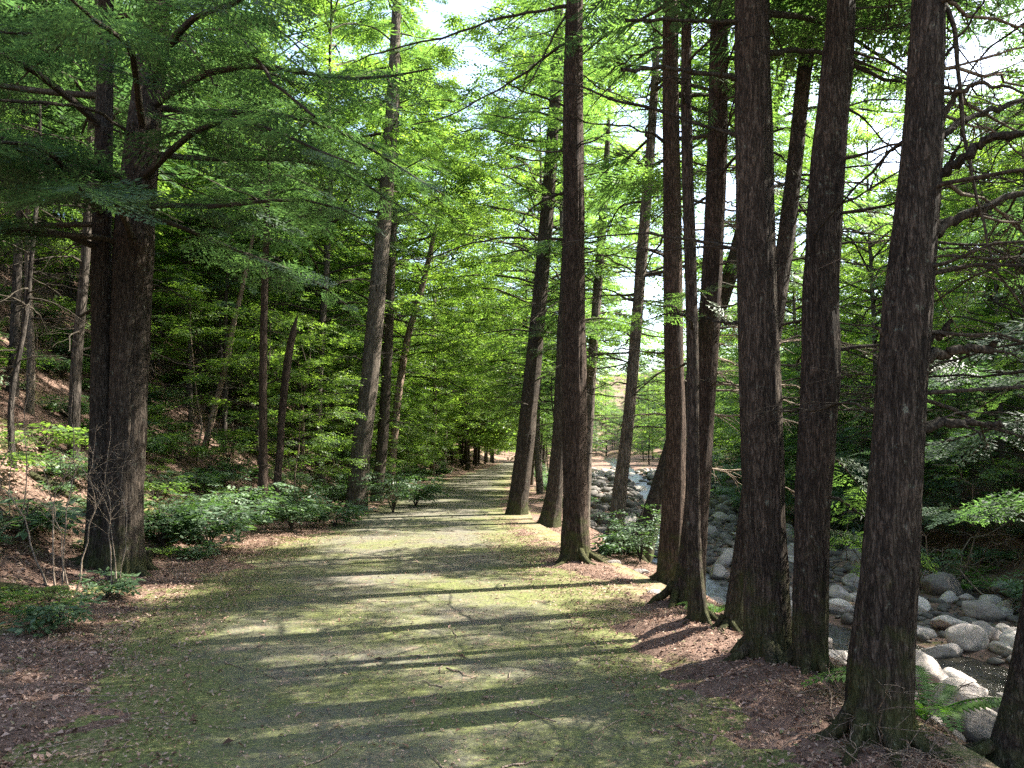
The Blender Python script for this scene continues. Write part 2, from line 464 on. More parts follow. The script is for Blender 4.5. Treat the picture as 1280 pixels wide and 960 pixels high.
T_LQ=[frond(trng,4,.10,0,.46) for _ in range(4)]
T_BM=[leafspray(trng,9,.23,.125) for _ in range(5)]
T_BL=[leafspray(trng,5,.36,.20) for _ in range(4)]
T_SH=[leafspray(trng,7,.38,.17,.2) for _ in range(5)]

def stamp(mb,tpl,pos,dr,up,sc_,rng,m=1):
    if len(pos)==0: return
    pos=np.asarray(pos,float); x=norm(np.asarray(dr,float)); up=np.asarray(up,float)
    z=norm(up-(up*x).sum(-1,keepdims=True)*x); y=np.cross(z,x); s=np.asarray(sc_,float)[:,None,None,None]
    w=rng.integers(0,len(tpl),len(pos))
    for k,T in enumerate(tpl):
        I_=np.where(w==k)[0]
        if len(I_)==0: continue
        V=pos[I_][:,None,None,:]+s[I_]*(T[None,:,:,0:1]*x[I_][:,None,None]+T[None,:,:,1:2]*y[I_][:,None,None]+T[None,:,:,2:3]*z[I_][:,None,None])
        mb.quads(V.reshape(-1,4,3),m)

def hem_branch(mb,o,az,L,e0,droop,tpl,rng,r0=None,spacing=.17,start=.15,latmax=.95,wood=True,dens=1.0,az_bend=0.0):
    """a flat hemlock bough: wood plus lateral fronds"""
    n=9; t=np.linspace(0,1,n)
    azs=az+az_bend*t+.12*np.sin(t*5+rng.uniform(0,6))
    hd=np.stack([np.cos(azs),np.sin(azs),np.zeros(n)],-1)
    step=L/(n-1)
    p=o+np.vstack([[0,0,0],np.cumsum(hd[:-1]*step,0)])
    p[:,2]+=L*(e0*t-droop*t*t)+.03*L*np.sin(t*7+rng.uniform(0,6))
    r0=r0 or (.006+.011*L)
    if wood: tube(mb,p,r0*(1-.85*t),5,0)
    m=max(3,int(L*(1-start)/spacing*dens))
    ts=np.linspace(start,.97,m)+rng.uniform(-.02,.02,m)
    pos=[];dr=[];up=[];s=[]
    tan=norm(np.gradient(p,axis=0))
    for tk in ts:
        tk=min(max(tk,0),.99); f=tk*(n-1); i0=int(f); pp=p[i0]+(p[i0+1]-p[i0])*(f-i0); tg=tan[i0]
        sidev=np.array([-tg[1],tg[0],0]); sidev/=np.linalg.norm(sidev)+1e-9
        for sg in (-1,1):
            if rng.random()>.93: continue
            a=R(rng.uniform(42,66))
            d=tg*math.cos(a)+sidev*sg*math.sin(a)+np.array([0,0,rng.uniform(-.28,.05)])
            pos.append(pp);dr.append(d);up.append([rng.normal(0,.38),rng.normal(0,.38),1])
            s.append(min(latmax,L*.42*(1-tk)+.2)*rng.uniform(.75,1.2))
    pos.append(p[-1]);dr.append(tan[-1]);up.append([0,0,1]);s.append(.35)
    stamp(mb,tpl,pos,dr,up,s,rng)
    return p

def hem_crown(mb,axis,zb_,H,spread,nb,tpl,rng,spacing=.17,lean=None,shape=.8,azc=None):
    ga=rng.uniform(0,6.28)
    for k in range(nb):
        u=(k+rng.uniform(0,1))/nb
        z=zb_+(H-zb_)*u
        az=ga+k*2.39996+rng.uniform(-.4,.4)
        L=(spread*(1-u)**shape*rng.uniform(.65,1.1)+.25)
        if u<.12: L*=rng.uniform(.5,1.0)
        o=np.array([*axis(z),z])
        hem_branch(mb,o,az,L,rng.uniform(.02,.30)*(1 if u<.6 else 1.5),rng.uniform(.18,.45),tpl,rng,spacing=spacing)

def dec_crown(mb,axis,zb_,H,spread,nl,tpl,rng,sub=7,per=9,size=.45):
    ga=rng.uniform(0,6.28)
    pos=[];dr=[];up=[];s=[]
    for k in range(nl):
        u=(k+rng.uniform(0,1))/nl
        z=zb_+(H-zb_)*u*.92; az=ga+k*2.39996+rng.uniform(-.5,.5)
        L=spread*(math.sin(math.pi*min(1,.25+.72*u))**.7)*rng.uniform(.6,1.15)
        el=rng.uniform(.1,.45)+.5*u
        o=np.array([*axis(z),z]); t=np.linspace(0,1,6)
        d=np.array([math.cos(az),math.sin(az),0])
        p=o+L*t[:,None]*d+np.outer(L*(el*t-.35*t*t),[0,0,1])+rng.normal(0,.04*L,(6,3))*t[:,None]
        tube(mb,p,(.007+.009*L)*(1-.85*t),4,0)
        for q in range(sub):
            tq=rng.uniform(.3,1); f=tq*4.99; i0=int(f); b=p[i0]+(p[i0+1]-p[i0])*(f-i0)
            a2=az+rng.choice([-1,1])*rng.uniform(.3,1.2); l2=L*rng.uniform(.25,.5)*(1.25-tq)+.3
            d2=np.array([math.cos(a2),math.sin(a2),rng.uniform(-.15,.25)])
            ts=rng.uniform(.15,1,per)
            for tk in ts:
                sg=rng.choice([-1,1]); a3=a2+sg*rng.uniform(.2,1.1)
                pos.append(b+d2*l2*tk+rng.normal(0,.05,3)); dr.append([math.cos(a3),math.sin(a3),rng.uniform(-.35,.15)])
                up.append([rng.normal(0,.28),rng.normal(0,.28),1]); s.append(size*rng.uniform(.7,1.3))
    stamp(mb,tpl,pos,dr,up,s,rng)

def dead_branch_geo(mb,p,r0,rng,subs=6,seg=6,sublen=.35,tipr=.25,depth=1):
    """bare bough along points p with bare side twigs"""
    p=np.asarray(p,float); n=len(p); t=np.linspace(0,1,n)
    L=np.linalg.norm(np.diff(p,axis=0),axis=1).sum()
    p=p+rng.normal(0,.35*r0,p.shape)*(t[:,None]>0); tube(mb,p,r0*(1-(1-tipr)*t)*(1+.5*np.exp(-t*n*.9))*(1+rng.normal(0,.10,n)),seg,0)
    tan=norm(np.gradient(p,axis=0))
    for k in range(subs):
        tk=rng.uniform(.25,.98); i0=min(n-2,int(tk*(n-1)))
        tg=tan[i0]; sd=norm(np.cross(tg,[0,0,1])); sg=rng.choice([-1,1])
        a=rng.uniform(.5,1.1)
        d=tg*math.cos(a)+sd*sg*math.sin(a)+np.array([0,0,rng.uniform(-.45,.3)])
        l=L*sublen*rng.uniform(.4,1.1)*(1.2-tk)+.08
        tt=np.linspace(0,1,6)
        q=p[i0]+np.outer(tt*l,d/np.linalg.norm(d))+rng.normal(0,.03*l,(6,3))*tt[:,None]
        q[:,2]-=l*.22*tt*tt
        rr=r0*(1-(1-tipr)*tk)*.5
        tube(mb,q,np.maximum(rr*(1-.8*tt),.0018),4,0)
        if depth>0:
            for _ in range(rng.integers(1,4)):
                j=rng.integers(1,5); d2=norm(q[j]-q[j-1]+rng.normal(0,.6,3)*np.linalg.norm(q[j]-q[j-1])); l2=l*rng.uniform(.2,.5)
                q2=q[j]+np.outer(np.linspace(0,1,4)*l2,d2); tube(mb,q2,np.maximum(rr*.5*np.linspace(1,.3,4),.0014),3,0)

def rand_dead(o,az,L,e0,droop,rng,n=12,wob=.05):
    t=np.linspace(0,1,n); azs=az+rng.uniform(-.5,.5)*t
    p=np.zeros((n,3)); p[:,0]=np.cumsum(np.cos(azs))*L/n; p[:,1]=np.cumsum(np.sin(azs))*L/n
    p-=p[0]; w_=np.cumsum(rng.normal(0,wob*L/n*3,(n,3)),0); p+=w_-w_[0]
    p[:,2]+=L*(e0*t-droop*t*t)
    return p+o

# ------------------------------------------------------------------ trunks
def trunk_geo(mb,P_,rad,seg,rng,flare=.5,flare_h=.5,ridge=.06,lobes=5,zbase=0,rings=90):
    """P_: control points from the base up; rad: radius at each; local coordinates"""
    P_=np.asarray(P_,float); n=rings
    # denser rings near the base
    u=np.linspace(0,1,n)**1.35
    dens=interp_curve(np.column_stack([P_,rad]),400)
    idx=u*399; i0=np.minimum(idx.astype(int),398); f=(idx-i0)[:,None]
    pr=dens[i0]*(1-f)+dens[i0+1]*f
    p=pr[:,:3]; r=pr[:,3]
    th=np.arange(seg)*2*math.pi/seg
    h=p[:,2]-zbase
    ph=rng.uniform(0,6.28,8)
    T=np.broadcast_to(th[None],(n,seg)); Hh=np.broadcast_to(h[:,None],(n,seg))
    lob=1+.28*np.cos(lobes*T+ph[0])+.2*np.cos((lobes-2)*T+ph[1])
    fl=1+.7*flare*np.exp(-np.maximum(Hh,0)/(flare_h*.7))*lob*.7
    cx,cyy=np.cos(T),np.sin(T)
    k=4.0+14*float(np.mean(r[:20]))
    rn=noise(cx*k*1.3,cyy*k*1.3,Hh*1.1,seed=int(rng.integers(1e6)))
    rn2=noise(cx*k*2.6,cyy*k*2.6,Hh*3.0,seed=int(rng.integers(1e6)))
    big=noise(cx*1.2,cyy*1.2,Hh*.8,seed=int(rng.integers(1e6)))
    rr=.93*r[:,None]*fl*(1+ridge*(.5-2*np.abs(rn))+ridge*.6*rn2+.06*big)
    V=np.stack([p[:,0,None]+rr*cx,p[:,1,None]+rr*cyy,np.broadcast_to(p[:,2,None],(n,seg))],-1)
    i=np.arange(n-1)[:,None]*seg; j=np.arange(seg)[None,:]; kk=(j+1)%seg
    F=np.stack([i+j,i+kk,i+seg+kk,i+seg+j],-1).reshape(-1,4)
    mb.add(V.reshape(-1,3),F,0)
    cap=np.vstack([V[-1],[p[-1]]])
    mb.add(cap,[[a,(a+1)%seg,seg] for a in range(seg)],0)
    return p,r

def make_tree(name,label,cat,pix,Y,wpx,group=None,bark='bark',top=16,seg=40,flare=.5,flare_h=.4,ridge=.06,crown=None,dy=0.0,rseed=1,rings=90,broken=False):
    """pix: centre line in photo pixels from the base up, at depth Y (+dy at the top pixel); wpx: widths in pixels"""
    rng=np.random.default_rng(rseed)
    pts=[];rad=[]
    ys=[p[1] for p in pix]
    for (px,py),wd in zip(pix,wpx):
        d=Y+dy*(ys[0]-py)/max(1,ys[0]-ys[-1])
        pts.append(P(px,py,d)); rad.append(wd/2*d/FPX)
    pts=np.array(pts); base=pts[0].copy(); gz=H1(base[0],base[1])
    # carry the base down below the ground
    dirn=pts[1]-pts[0]; dirn/=max(dirn[2],1e-3)
    b2=pts[0]+dirn*(gz-.25-pts[0][2])
    pts=np.vstack([b2,pts]) if pts[0][2]>gz-.2 else pts
    if len(pts)>len(rad): rad=[rad[0]]+rad
    if not broken:
        d2=pts[-1]-pts[-2]; d2/=d2[2]; d2[:2]*=.8
        zt=pts[-1][2]; r1=rad[-1]
        if top>zt+.5:
            for f in (.35,.7,1.0):
                pts=np.vstack([pts,pts[-1]+d2*((top-zt)*(.35 if f<1 else .3))]); rad.append(r1*(1-.93*f))
    org=np.array([b2[0],b2[1],gz])
    root=empty(name,org); tag(root,label,cat,group)
    loc=pts-org
    mb=MB(); trunk_geo(mb,loc,rad,seg,rng,flare,flare_h,ridge,rng.integers(4,7),0,rings)
    if Y<16:
        r0=rad[0]; nr=int(rng.integers(5,9)); a0=rng.uniform(0,6)
        for k in range(nr):
            az=a0+k*6.283/nr+rng.uniform(-.35,.35); Lr=rng.uniform(1.4,3.6)*r0+.22; t=np.linspace(0,1,12)
            azs=az+rng.uniform(-.6,.6)*t; rr_=.55*r0+Lr*t
            X=np.cos(azs)*rr_; Yr=np.sin(azs)*rr_; Z=hgt(org[0]+X,org[1]+Yr)-org[2]
            h0=rng.uniform(.5,1.2)*r0
            Z=np.maximum(Z,-.35)+h0*np.exp(-t*5.5)-.11*t+.012*np.sin(t*9+k)
            tube(mb,np.column_stack([X,Yr,Z]),r0*rng.uniform(.16,.28)*(1-.8*t)+.004,10)
    mb.build('trunk',M[bark],root)
    zz=loc[:,2]; xx=loc[:,0]; yy=loc[:,1]
    axis=lambda z: (np.interp(z,zz,xx),np.interp(z,zz,yy))
    radf=lambda z: np.interp(z,zz,rad)
    root_data=dict(root=root,org=org,axis=axis,rad=radf,rng=rng,top=loc[-1][2])
    if crown:
        c=dict(crown); kind=c.pop('kind','hem'); mat_=c.pop('mat','hem'); mb=MB()
        if kind=='hem': hem_crown(mb,axis,c['zb'],loc[-1][2]-.1,c['spread'],c['nb'],c.get('tpl',T_MQ),rng,c.get('spacing',.2),shape=c.get('shape',.8))
        else: dec_crown(mb,axis,c['zb'],loc[-1][2]-.1,c['spread'],c['nb'],c.get('tpl',T_BM),rng,size=c.get('size',.45))
        mb.build('crown',[M['twig'],M[mat_]],root)
    return root_data

def limb(td,pix,r,depth=None,dy=0.0,subs=5,mat_='twig',label=None,name='branch',seg=8,tipr=.25,sublen=.3):
    """a traced bough: photo pixels at the tree's own depth (dy = depth change along it)"""
    Y=depth or td['org'][1]; n=len(pix)
    pts=[P(px,py,Y+dy*k/max(1,n-1)) for k,(px,py) in enumerate(pix)]
    z0=pts[0][2]-td['org'][2]; a0=td['axis'](z0)
    pts=[np.array([td['org'][0]+a0[0],td['org'][1]+a0[1],pts[0][2]-.02])]+pts
    p=interp_curve(pts,20)-td['org']
    mb=MB(); dead_branch_geo(mb,p,r,td['rng'],subs,seg,sublen,tipr)
    o=mb.build(name,M[mat_],td['root'])
    if label: o['label']=label
    return o

def dead_boughs(td,n,z0,z1,L0,L1,az0=0,az1=6.28,mat_='twig',rscale=1.0,subs=6,droop=(.05,.4)):
    rng=td['rng']
    for k in range(n):
        z=rng.uniform(z0,z1); az=rng.uniform(az0,az1); L=rng.uniform(L0,L1)
        a=td['axis'](z); o=np.array([a[0],a[1],z])
        p=rand_dead(o,az,L,rng.uniform(-.1,.3),rng.uniform(*droop),rng)
        mb=MB(); dead_branch_geo(mb,p,(.006+.007*L)*rscale,rng,subs+int(L*2),5,.32,.2)
        mb.build('dead_branch',M[mat_],td['root'])

# ================================================================== the big traced trees
CR=lambda zb,spread,nb,**k: dict(zb=zb,spread=spread,nb=nb,**k)
trees={}
# --- stream bank trees
trees['a']=make_tree('hemlock_tree','thick dark hemlock with stout crooked limbs over the stream and dead twigs at its foot','tree',
   [(1097,955),(1100,850),(1112,700),(1126,500),(1138,350),(1152,200),(1158,60),(1160,0)],4.5,[78,78,70,64,60,52,46,42],top=15,seg=72,ridge=.085,
   crown=CR(4.8,2.8,44,tpl=T_MQ),flare=.10,rings=170,rseed=11)
trees['b']=make_tree('hemlock_tree','dark hemlock trunk with a snaking outline between the two thickest bank trees','tree',
   [(1012,858),(1013,760),(1017,620),(1026,480),(1026,350),(1037,180),(1048,60),(1052,0)],5.8,[42,43,45,48,45,44,40,36],top=16,seg=60,ridge=.10,flare=.15,
   crown=CR(5.4,2.8,44),rings=150,rseed=12)
trees['c']=make_tree('hemlock_tree','broad straight hemlock with long bare limbs reaching towards the path from the bank','tree',
   [(962,815),(958,740),(953,600),(949,450),(945,300),(942,150),(940,60),(940,0)],6.1,[58,56,55,54,51,49,48,46],top=18,seg=64,ridge=.07,
   crown=CR(5.6,3.2,52),flare=.22,flare_h=.45,rings=150,rseed=13)
trees['d']=make_tree('leaning_hemlock','slim leaning hemlock that passes behind the broad straight hemlock on the bank','tree',
   [(915,805),(922,740),(940,600),(962,440),(985,280),(1003,110),(1014,0)],6.9,[25,24,24,24,22,20,18],top=14,seg=36,crown=CR(6,2.2,24),dy=.6,rseed=14)
trees['e']=make_tree('young_hemlock','slender sinuous hemlock pressed against a thicker reddish one at the bank edge','tree',
   [(874,785),(868,700),(866,600),(866,480),(863,330),(858,150),(858,0)],7.2,[26,20,18,16,16,15,13],top=12,seg=36,crown=CR(8,1.8,18),flare=.5,flare_h=.25,rseed=15)
trees['f']=make_tree('hemlock_tree','reddish based hemlock just behind the slender sinuous one','tree',
   [(858,755),(866,690),(876,560),(884,440),(892,300),(897,150),(899,0)],8.5,[38,34,31,29,28,26,23],bark='bark_red',top=17,seg=44,crown=CR(6.8,2.8,42),rseed=16)
trees['g']=make_tree('hemlock_tree','straight reddish brown hemlock on the bank with a leafy shrub at its foot','tree',
   [(838,722),(842,640),(845,560),(842,420),(840,250),(838,100),(838,0)],10.3,[34,31,27,25,24,22,20],bark='bark_red',top=18,seg=44,crown=CR(7.5,3.0,44),flare=.3,rseed=17)
trees['h']=make_tree('leaning_hemlock','strongly leaning dark trunk tilting out over the boulders of the stream','tree',
   [(795,690),(812,650),(838,570),(866,480),(893,400),(915,335)],14.0,[38,30,26,25,23,21],top=12,seg=36,crown=CR(8.5,2.2,18),rseed=18)
trees['i']=make_tree('hemlock_tree','slim hemlock with leafy vine below standing lower on the bank among the boulders','tree',
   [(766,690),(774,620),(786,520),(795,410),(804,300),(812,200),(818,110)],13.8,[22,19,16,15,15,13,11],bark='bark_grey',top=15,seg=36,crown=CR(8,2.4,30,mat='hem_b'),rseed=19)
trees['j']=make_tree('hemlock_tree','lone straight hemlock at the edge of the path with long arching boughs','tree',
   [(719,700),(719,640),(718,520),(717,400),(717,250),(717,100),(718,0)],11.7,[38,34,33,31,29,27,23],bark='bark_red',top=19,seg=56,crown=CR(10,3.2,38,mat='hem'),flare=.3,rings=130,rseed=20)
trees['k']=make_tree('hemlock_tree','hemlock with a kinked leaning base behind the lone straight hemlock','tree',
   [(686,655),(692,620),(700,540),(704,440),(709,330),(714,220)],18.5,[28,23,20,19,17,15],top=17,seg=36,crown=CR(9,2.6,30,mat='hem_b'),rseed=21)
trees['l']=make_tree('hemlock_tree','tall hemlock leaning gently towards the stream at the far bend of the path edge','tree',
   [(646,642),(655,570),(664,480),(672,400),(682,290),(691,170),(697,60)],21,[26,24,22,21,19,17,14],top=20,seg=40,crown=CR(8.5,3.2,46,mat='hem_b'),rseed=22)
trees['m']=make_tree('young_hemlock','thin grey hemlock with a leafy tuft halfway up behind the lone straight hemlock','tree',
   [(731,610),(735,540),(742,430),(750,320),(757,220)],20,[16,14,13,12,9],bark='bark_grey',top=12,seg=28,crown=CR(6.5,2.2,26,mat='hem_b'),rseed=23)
trees['z']=make_tree('leaning_hemlock','dark trunk at the very edge of the view leaning away beside the stream','tree',
   [(1262,1010),(1272,930),(1288,850),(1310,700),(1340,400)],4.6,[60,56,50,46,40],top=9,seg=40,rseed=24)
# --- trees uphill of the path
trees['L1']=make_tree('hemlock_tree','thick double hemlock partner with deeply furrowed bark catching the sun beside the path','tree',
   [(151,712),(153,660),(158,560),(163,430),(168,300),(176,200),(188,90),(197,0)],10.3,[56,50,47,47,48,44,38,32],bark='bark',top=17,seg=72,ridge=.10,flare=.15,
   crown=CR(7.2,4.4,34,tpl=T_HQ,spacing=.24),rings=160,rseed=31)
trees['L2']=make_tree('hemlock_tree','dark slimmer trunk fused at the foot to the thick furrowed hemlock by the path','tree',
   [(120,716),(122,660),(125,560),(127,430),(127,300),(130,150),(133,0)],10.3,[33,29,27,26,25,22,19],bark='bark',top=14,seg=48,flare=.3,
   crown=CR(6.2,3.2,24,tpl=T_HQ,spacing=.24),rseed=32)
trees['L3']=make_tree('hemlock_tree','tall greyish hemlock rising from the bushes where the path bends','tree',
   [(447,612),(452,560),(460,490),(468,410),(477,310),(486,200),(492,90)],22,[28,26,24,23,21,19,15],bark='bark_grey',top=22,seg=40,flare=.25,crown=CR(7.5,3.4,56,mat='hem_b'),rseed=33)
trees['L4']=make_tree('hemlock_tree','slimmer hemlock just behind the tall greyish one at the bend','tree',
   [(474,590),(479,540),(485,440),(489,340),(493,240)],26,[15,14,12,11,10],bark='bark',top=18,seg=30,crown=CR(9,2.8,36,mat='hem_b'),rseed=34)
trees['L5']=make_tree('young_hemlock','thin straight sapling trunk with sunlit patches rising from the shrubs uphill of the path','tree',
   [(329,615),(329,540),(329,450),(331,350),(334,262)],17,[12,11,10,9,7],bark='bark_red',top=9.5,seg=28,crown=CR(6,2.6,26,tpl=T_MQ),rseed=35)
trees['L6']=make_tree('dead_snag','broken reddish dead snag with a jagged pointed top among the shrubs','tree',
   [(346,610),(350,560),(353,510),(360,450),(366,418),(369,403),(372,394)],18,[10,9,9,10,9,4.5,1],bark='bark_red',broken=True,seg=28,flare=.2,rseed=36,ridge=.16)
trees['L7']=make_tree('leaning_sapling','pale leaning sapling that splits the shade uphill of the dead snag','tree',
   [(262,535),(272,495),(283,455),(292,405),(303,360)],21,[9,8,8,7,6],bark='bark_pale',top=10,seg=24,flare=.1,crown=CR(6,2.2,14,kind='dec',mat='leaf'),rseed=37)
trees['L8']=make_tree('beech_tree','pale leaning beech with layered sunny leaves behind the slimmer hemlock at the bend','tree',
   [(492,560),(497,500),(508,430),(520,385),(531,345)],30,[10,10,9,9,8],bark='bark_pale',top=13,seg=24,flare=.1,crown=CR(4.5,3.6,26,kind='dec',mat='leaf_y'),rseed=38)

# traced boughs
A,B_,C_,J_=trees['a'],trees['b'],trees['c'],trees['j']
limb(A,[(1176,216),(1195,205),(1222,183),(1255,170),(1300,158)],.036,dy=-.2,subs=7,tipr=.5)
limb(A,[(1172,288),(1190,278),(1222,264),(1255,248),(1300,236)],.032,dy=.1,subs=5,tipr=.55)
limb(A,[(1176,155),(1192,120),(1222,104),(1255,110),(1300,116)],.022,dy=-.3,subs=7)
limb(A,[(1178,168),(1205,150),(1240,138),(1300,120)],.026,dy=.3,subs=6,tipr=.5)
limb(A,[(1178,2),(1194,40),(1199,90),(1204,150),(1212,210),(1226,270),(1240,320),(1262,360),(1290,400)],.016,dy=-.15,subs=6)
limb(A,[(1165,446),(1195,439),(1225,437),(1243,436)],.034,subs=3,tipr=.6,name='branch_stub',sublen=.9)
limb(A,[(1162,424),(1176,416),(1190,402)],.027,subs=1,tipr=.5,name='branch_stub')
limb(A,[(1160,533),(1190,528),(1225,530),(1252,532)],.034,subs=2,tipr=.35,name='branch_stub')
limb(A,[(1160,528),(1200,516),(1250,516),(1310,525)],.009,dy=.2,subs=7)
limb(A,[(1122,428),(1110,422),(1096,408)],.022,subs=0,tipr=.5,name='branch_stub')
limb(A,[(1180,310),(1215,312),(1240,318)],.009,subs=3)
limb(A,[(1178,70),(1210,30),(1245,-20)],.014,dy=-.2,subs=5)
limb(C_,[(960,66),(985,62),(1020,66),(1060,78),(1100,96),(1150,112),(1200,135)],.028,dy=1.6,subs=5,tipr=.45)
limb(C_,[(925,98),(895,93),(850,88),(810,85),(779,87)],.024,dy=-.4,subs=4,tipr=.55,sublen=.25)
limb(C_,[(925,30),(890,26),(850,25),(784,24)],.020,dy=-.3,subs=4,tipr=.6,sublen=.25)
limb(C_,[(925,170),(890,160),(850,146),(800,132),(760,122),(726,108),(690,100)],.020,dy=.8,subs=8,tipr=.3,sublen=.35)
limb(C_,[(925,312),(890,304),(850,298),(800,292),(740,298),(700,306)],.017,dy=1.2,subs=9,tipr=.3)
limb(C_,[(925,404),(905,402),(884,399)],.022,subs=1,tipr=.4,name='branch_stub')
limb(C_,[(968,190),(985,205),(1010,235)],.014,dy=.8,subs=5)
limb(C_,[(970,430),(1000,425),(1060,432),(1110,440)],.010,dy=1.2,subs=7,mat_='deadtwig')
limb(J_,[(707,8),(670,15),(620,25),(560,45),(480,64),(440,80)],.030,dy=-.8,subs=10,tipr=.3)
limb(J_,[(707,55),(680,72),(640,102),(600,124),(560,145),(515,156)],.026,dy=.6,subs=10,tipr=.3)
limb(J_,[(707,20),(690,50),(670,90),(650,118),(640,135)],.020,dy=-.4,subs=6)
limb(J_,[(706,132),(680,122),(650,112),(624,99)],.022,dy=-.4,subs=5,tipr=.4)
limb(J_,[(706,242),(690,246),(670,256),(655,272),(645,292)],.028,dy=.3,subs=6)
limb(J_,[(706,299),(670,298),(630,297),(580,308),(540,322),(500,325)],.024,dy=-.5,subs=10,tipr=.3)
limb(J_,[(707,190),(680,190),(650,182),(630,178)],.018,dy=.4,subs=6)
limb(J_,[(727,93),(750,110),(790,125)],.018,dy=.4,subs=5)
limb(trees['L1'],[(186,150),(240,140),(300,150),(340,190),(395,145)],.02,dy=-1.5,subs=6)
limb(trees['L1'],[(178,180),(120,140),(60,130),(-20,124)],.03,dy=-2.0,subs=8,tipr=.5)
limb(trees['L1'],[(178,180),(230,165),(290,155),(330,165)],.022,dy=-2.0,subs=8,tipr=.4)
limb(trees['L1'],[(196,20),(250,-10),(290,30),(320,75),(350,110),(392,145)],.034,dy=-2.2,subs=8,tipr=.4)
limb(trees['L1'],[(190,75),(230,52),(265,100),(275,108)],.025,dy=-1.4,subs=4)
limb(trees['L1'],[(186,90),(230,45),(300,33)],.022,dy=-1,subs=3,tipr=.7)
# random bare boughs
dead_boughs(trees['a'],34,1.6,6.0,.6,2.4,-1.2,1.6,rscale=.6,subs=9)
dead_boughs(trees['b'],30,1.2,6.5,.5,2.4,-1.0,1.4,rscale=.6,subs=9)
dead_boughs(trees['c'],14,2.6,7,.5,2.2,.2,3.4,rscale=.7)
dead_boughs(trees['f'],20,2.2,8.5,.5,2.2)
dead_boughs(trees['g'],24,2.4,9,.5,2.4,rscale=.9)
dead_boughs(trees['e'],10,2.5,7.5,.3,1.2)
dead_boughs(trees['d'],24,1.6,7,.6,2.4,-1,1.6,rscale=.7,subs=8)
dead_boughs(trees['h'],36,1.5,8,.8,3.0,mat_='deadtwig',subs=9)
dead_boughs(trees['i'],44,2.0,9,.8,2.8,rscale=.8)
dead_boughs(trees['j'],14,3.5,9,.5,2.0,rscale=.7)
dead_boughs(trees['k'],24,2.2,9,.6,2.4)
dead_boughs(trees['l'],26,2.2,9,.6,2.6,rscale=.9)
dead_boughs(trees['m'],40,1.8,8,.7,2.4,rscale=.7)
dead_boughs(trees['L1'],8,3.2,6,.8,2.0,rscale=.7)
dead_boughs(trees['L3'],30,2.5,8.5,.6,2.4,rscale=.9)
dead_boughs(trees['L4'],20,2.5,9,.6,2.2)
dead_boughs(trees['L5'],14,1.2,6,.4,1.4,rscale=.6)

dead_boughs(trees['a'],16,2.3,5.6,1.4,3.2,-.5,1.0,mat_='deadtwig',rscale=.55,subs=10)
dead_boughs(trees['z'],14,1.8,5.5,.8,2.4,.3,2.6,rscale=.6,subs=8)
# leafy hemlock boughs that hang in the upper part of the view, parts of the tree they grow from
def boughs(td,specs,tpl=T_HQ,mat_='hem',name='leafy_bough'):
    for (z,azdeg,L,e0,droop) in specs:
        mb=MB(); a=td['axis'](z)
        hem_branch(mb,np.array([a[0],a[1],z]),R(azdeg),L,e0,droop,tpl,td['rng'],spacing=.16,latmax=.8,start=.22)
        mb.build(name,[M['twig'],M[mat_]],td['root'])
boughs(trees['L1'],[(4.3,-70,4.0,.12,.25),(4.8,-100,4.2,.15,.3),(5.2,-40,4.4,.1,.28),(4.6,-20,3.6,.15,.3),(5.8,-75,4.6,.1,.22),(5.5,10,3.8,.15,.35),
   (6.1,-30,4.6,.12,.25),(4.1,-130,3.8,.2,.35),(5.0,-150,4.2,.1,.3),(6.4,-55,4.8,.08,.22),(6.2,20,4.2,.1,.3),(4.5,40,3.2,.1,.35)])
boughs(trees['L2'],[(4.0,-110,3.8,.15,.3),(4.6,-80,4.0,.12,.3),(5.2,-130,4.4,.1,.25),(5.0,180,3.6,.15,.3),(4.4,200,3.2,.1,.35),(5.8,-100,4.4,.1,.25),(6.2,-160,4,.1,.25)])
bs=lambda n,z0,z1,L0,L1,a0,a1,sd: [(z,a,L,e,d) for z,a,L,e,d in zip(*(lambda r:(r.uniform(z0,z1,n),r.uniform(a0,a1,n),r.uniform(L0,L1,n),r.uniform(.05,.25,n),r.uniform(.2,.4,n)))(np.random.default_rng(sd)))]
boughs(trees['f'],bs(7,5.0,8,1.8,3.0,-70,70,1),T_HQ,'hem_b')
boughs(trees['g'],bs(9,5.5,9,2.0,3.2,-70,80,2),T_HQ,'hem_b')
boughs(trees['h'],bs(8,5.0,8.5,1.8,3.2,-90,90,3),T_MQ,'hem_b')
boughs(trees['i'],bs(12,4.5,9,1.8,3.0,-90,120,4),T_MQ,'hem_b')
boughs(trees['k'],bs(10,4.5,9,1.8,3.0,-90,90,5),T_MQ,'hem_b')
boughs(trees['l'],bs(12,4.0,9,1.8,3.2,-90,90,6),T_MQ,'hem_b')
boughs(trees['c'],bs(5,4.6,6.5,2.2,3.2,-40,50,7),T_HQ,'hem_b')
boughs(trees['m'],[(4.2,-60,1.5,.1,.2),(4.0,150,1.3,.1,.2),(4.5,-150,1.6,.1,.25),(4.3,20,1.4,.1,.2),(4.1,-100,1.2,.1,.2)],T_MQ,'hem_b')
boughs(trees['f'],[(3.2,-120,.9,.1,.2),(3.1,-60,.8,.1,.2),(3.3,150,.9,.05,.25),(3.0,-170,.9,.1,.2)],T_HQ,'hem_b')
boughs(trees['b'],[(1.15,25,1.0,.05,.45),(1.45,50,.9,.1,.35),(.95,40,.7,.1,.5)],T_HQ,'hem_b')

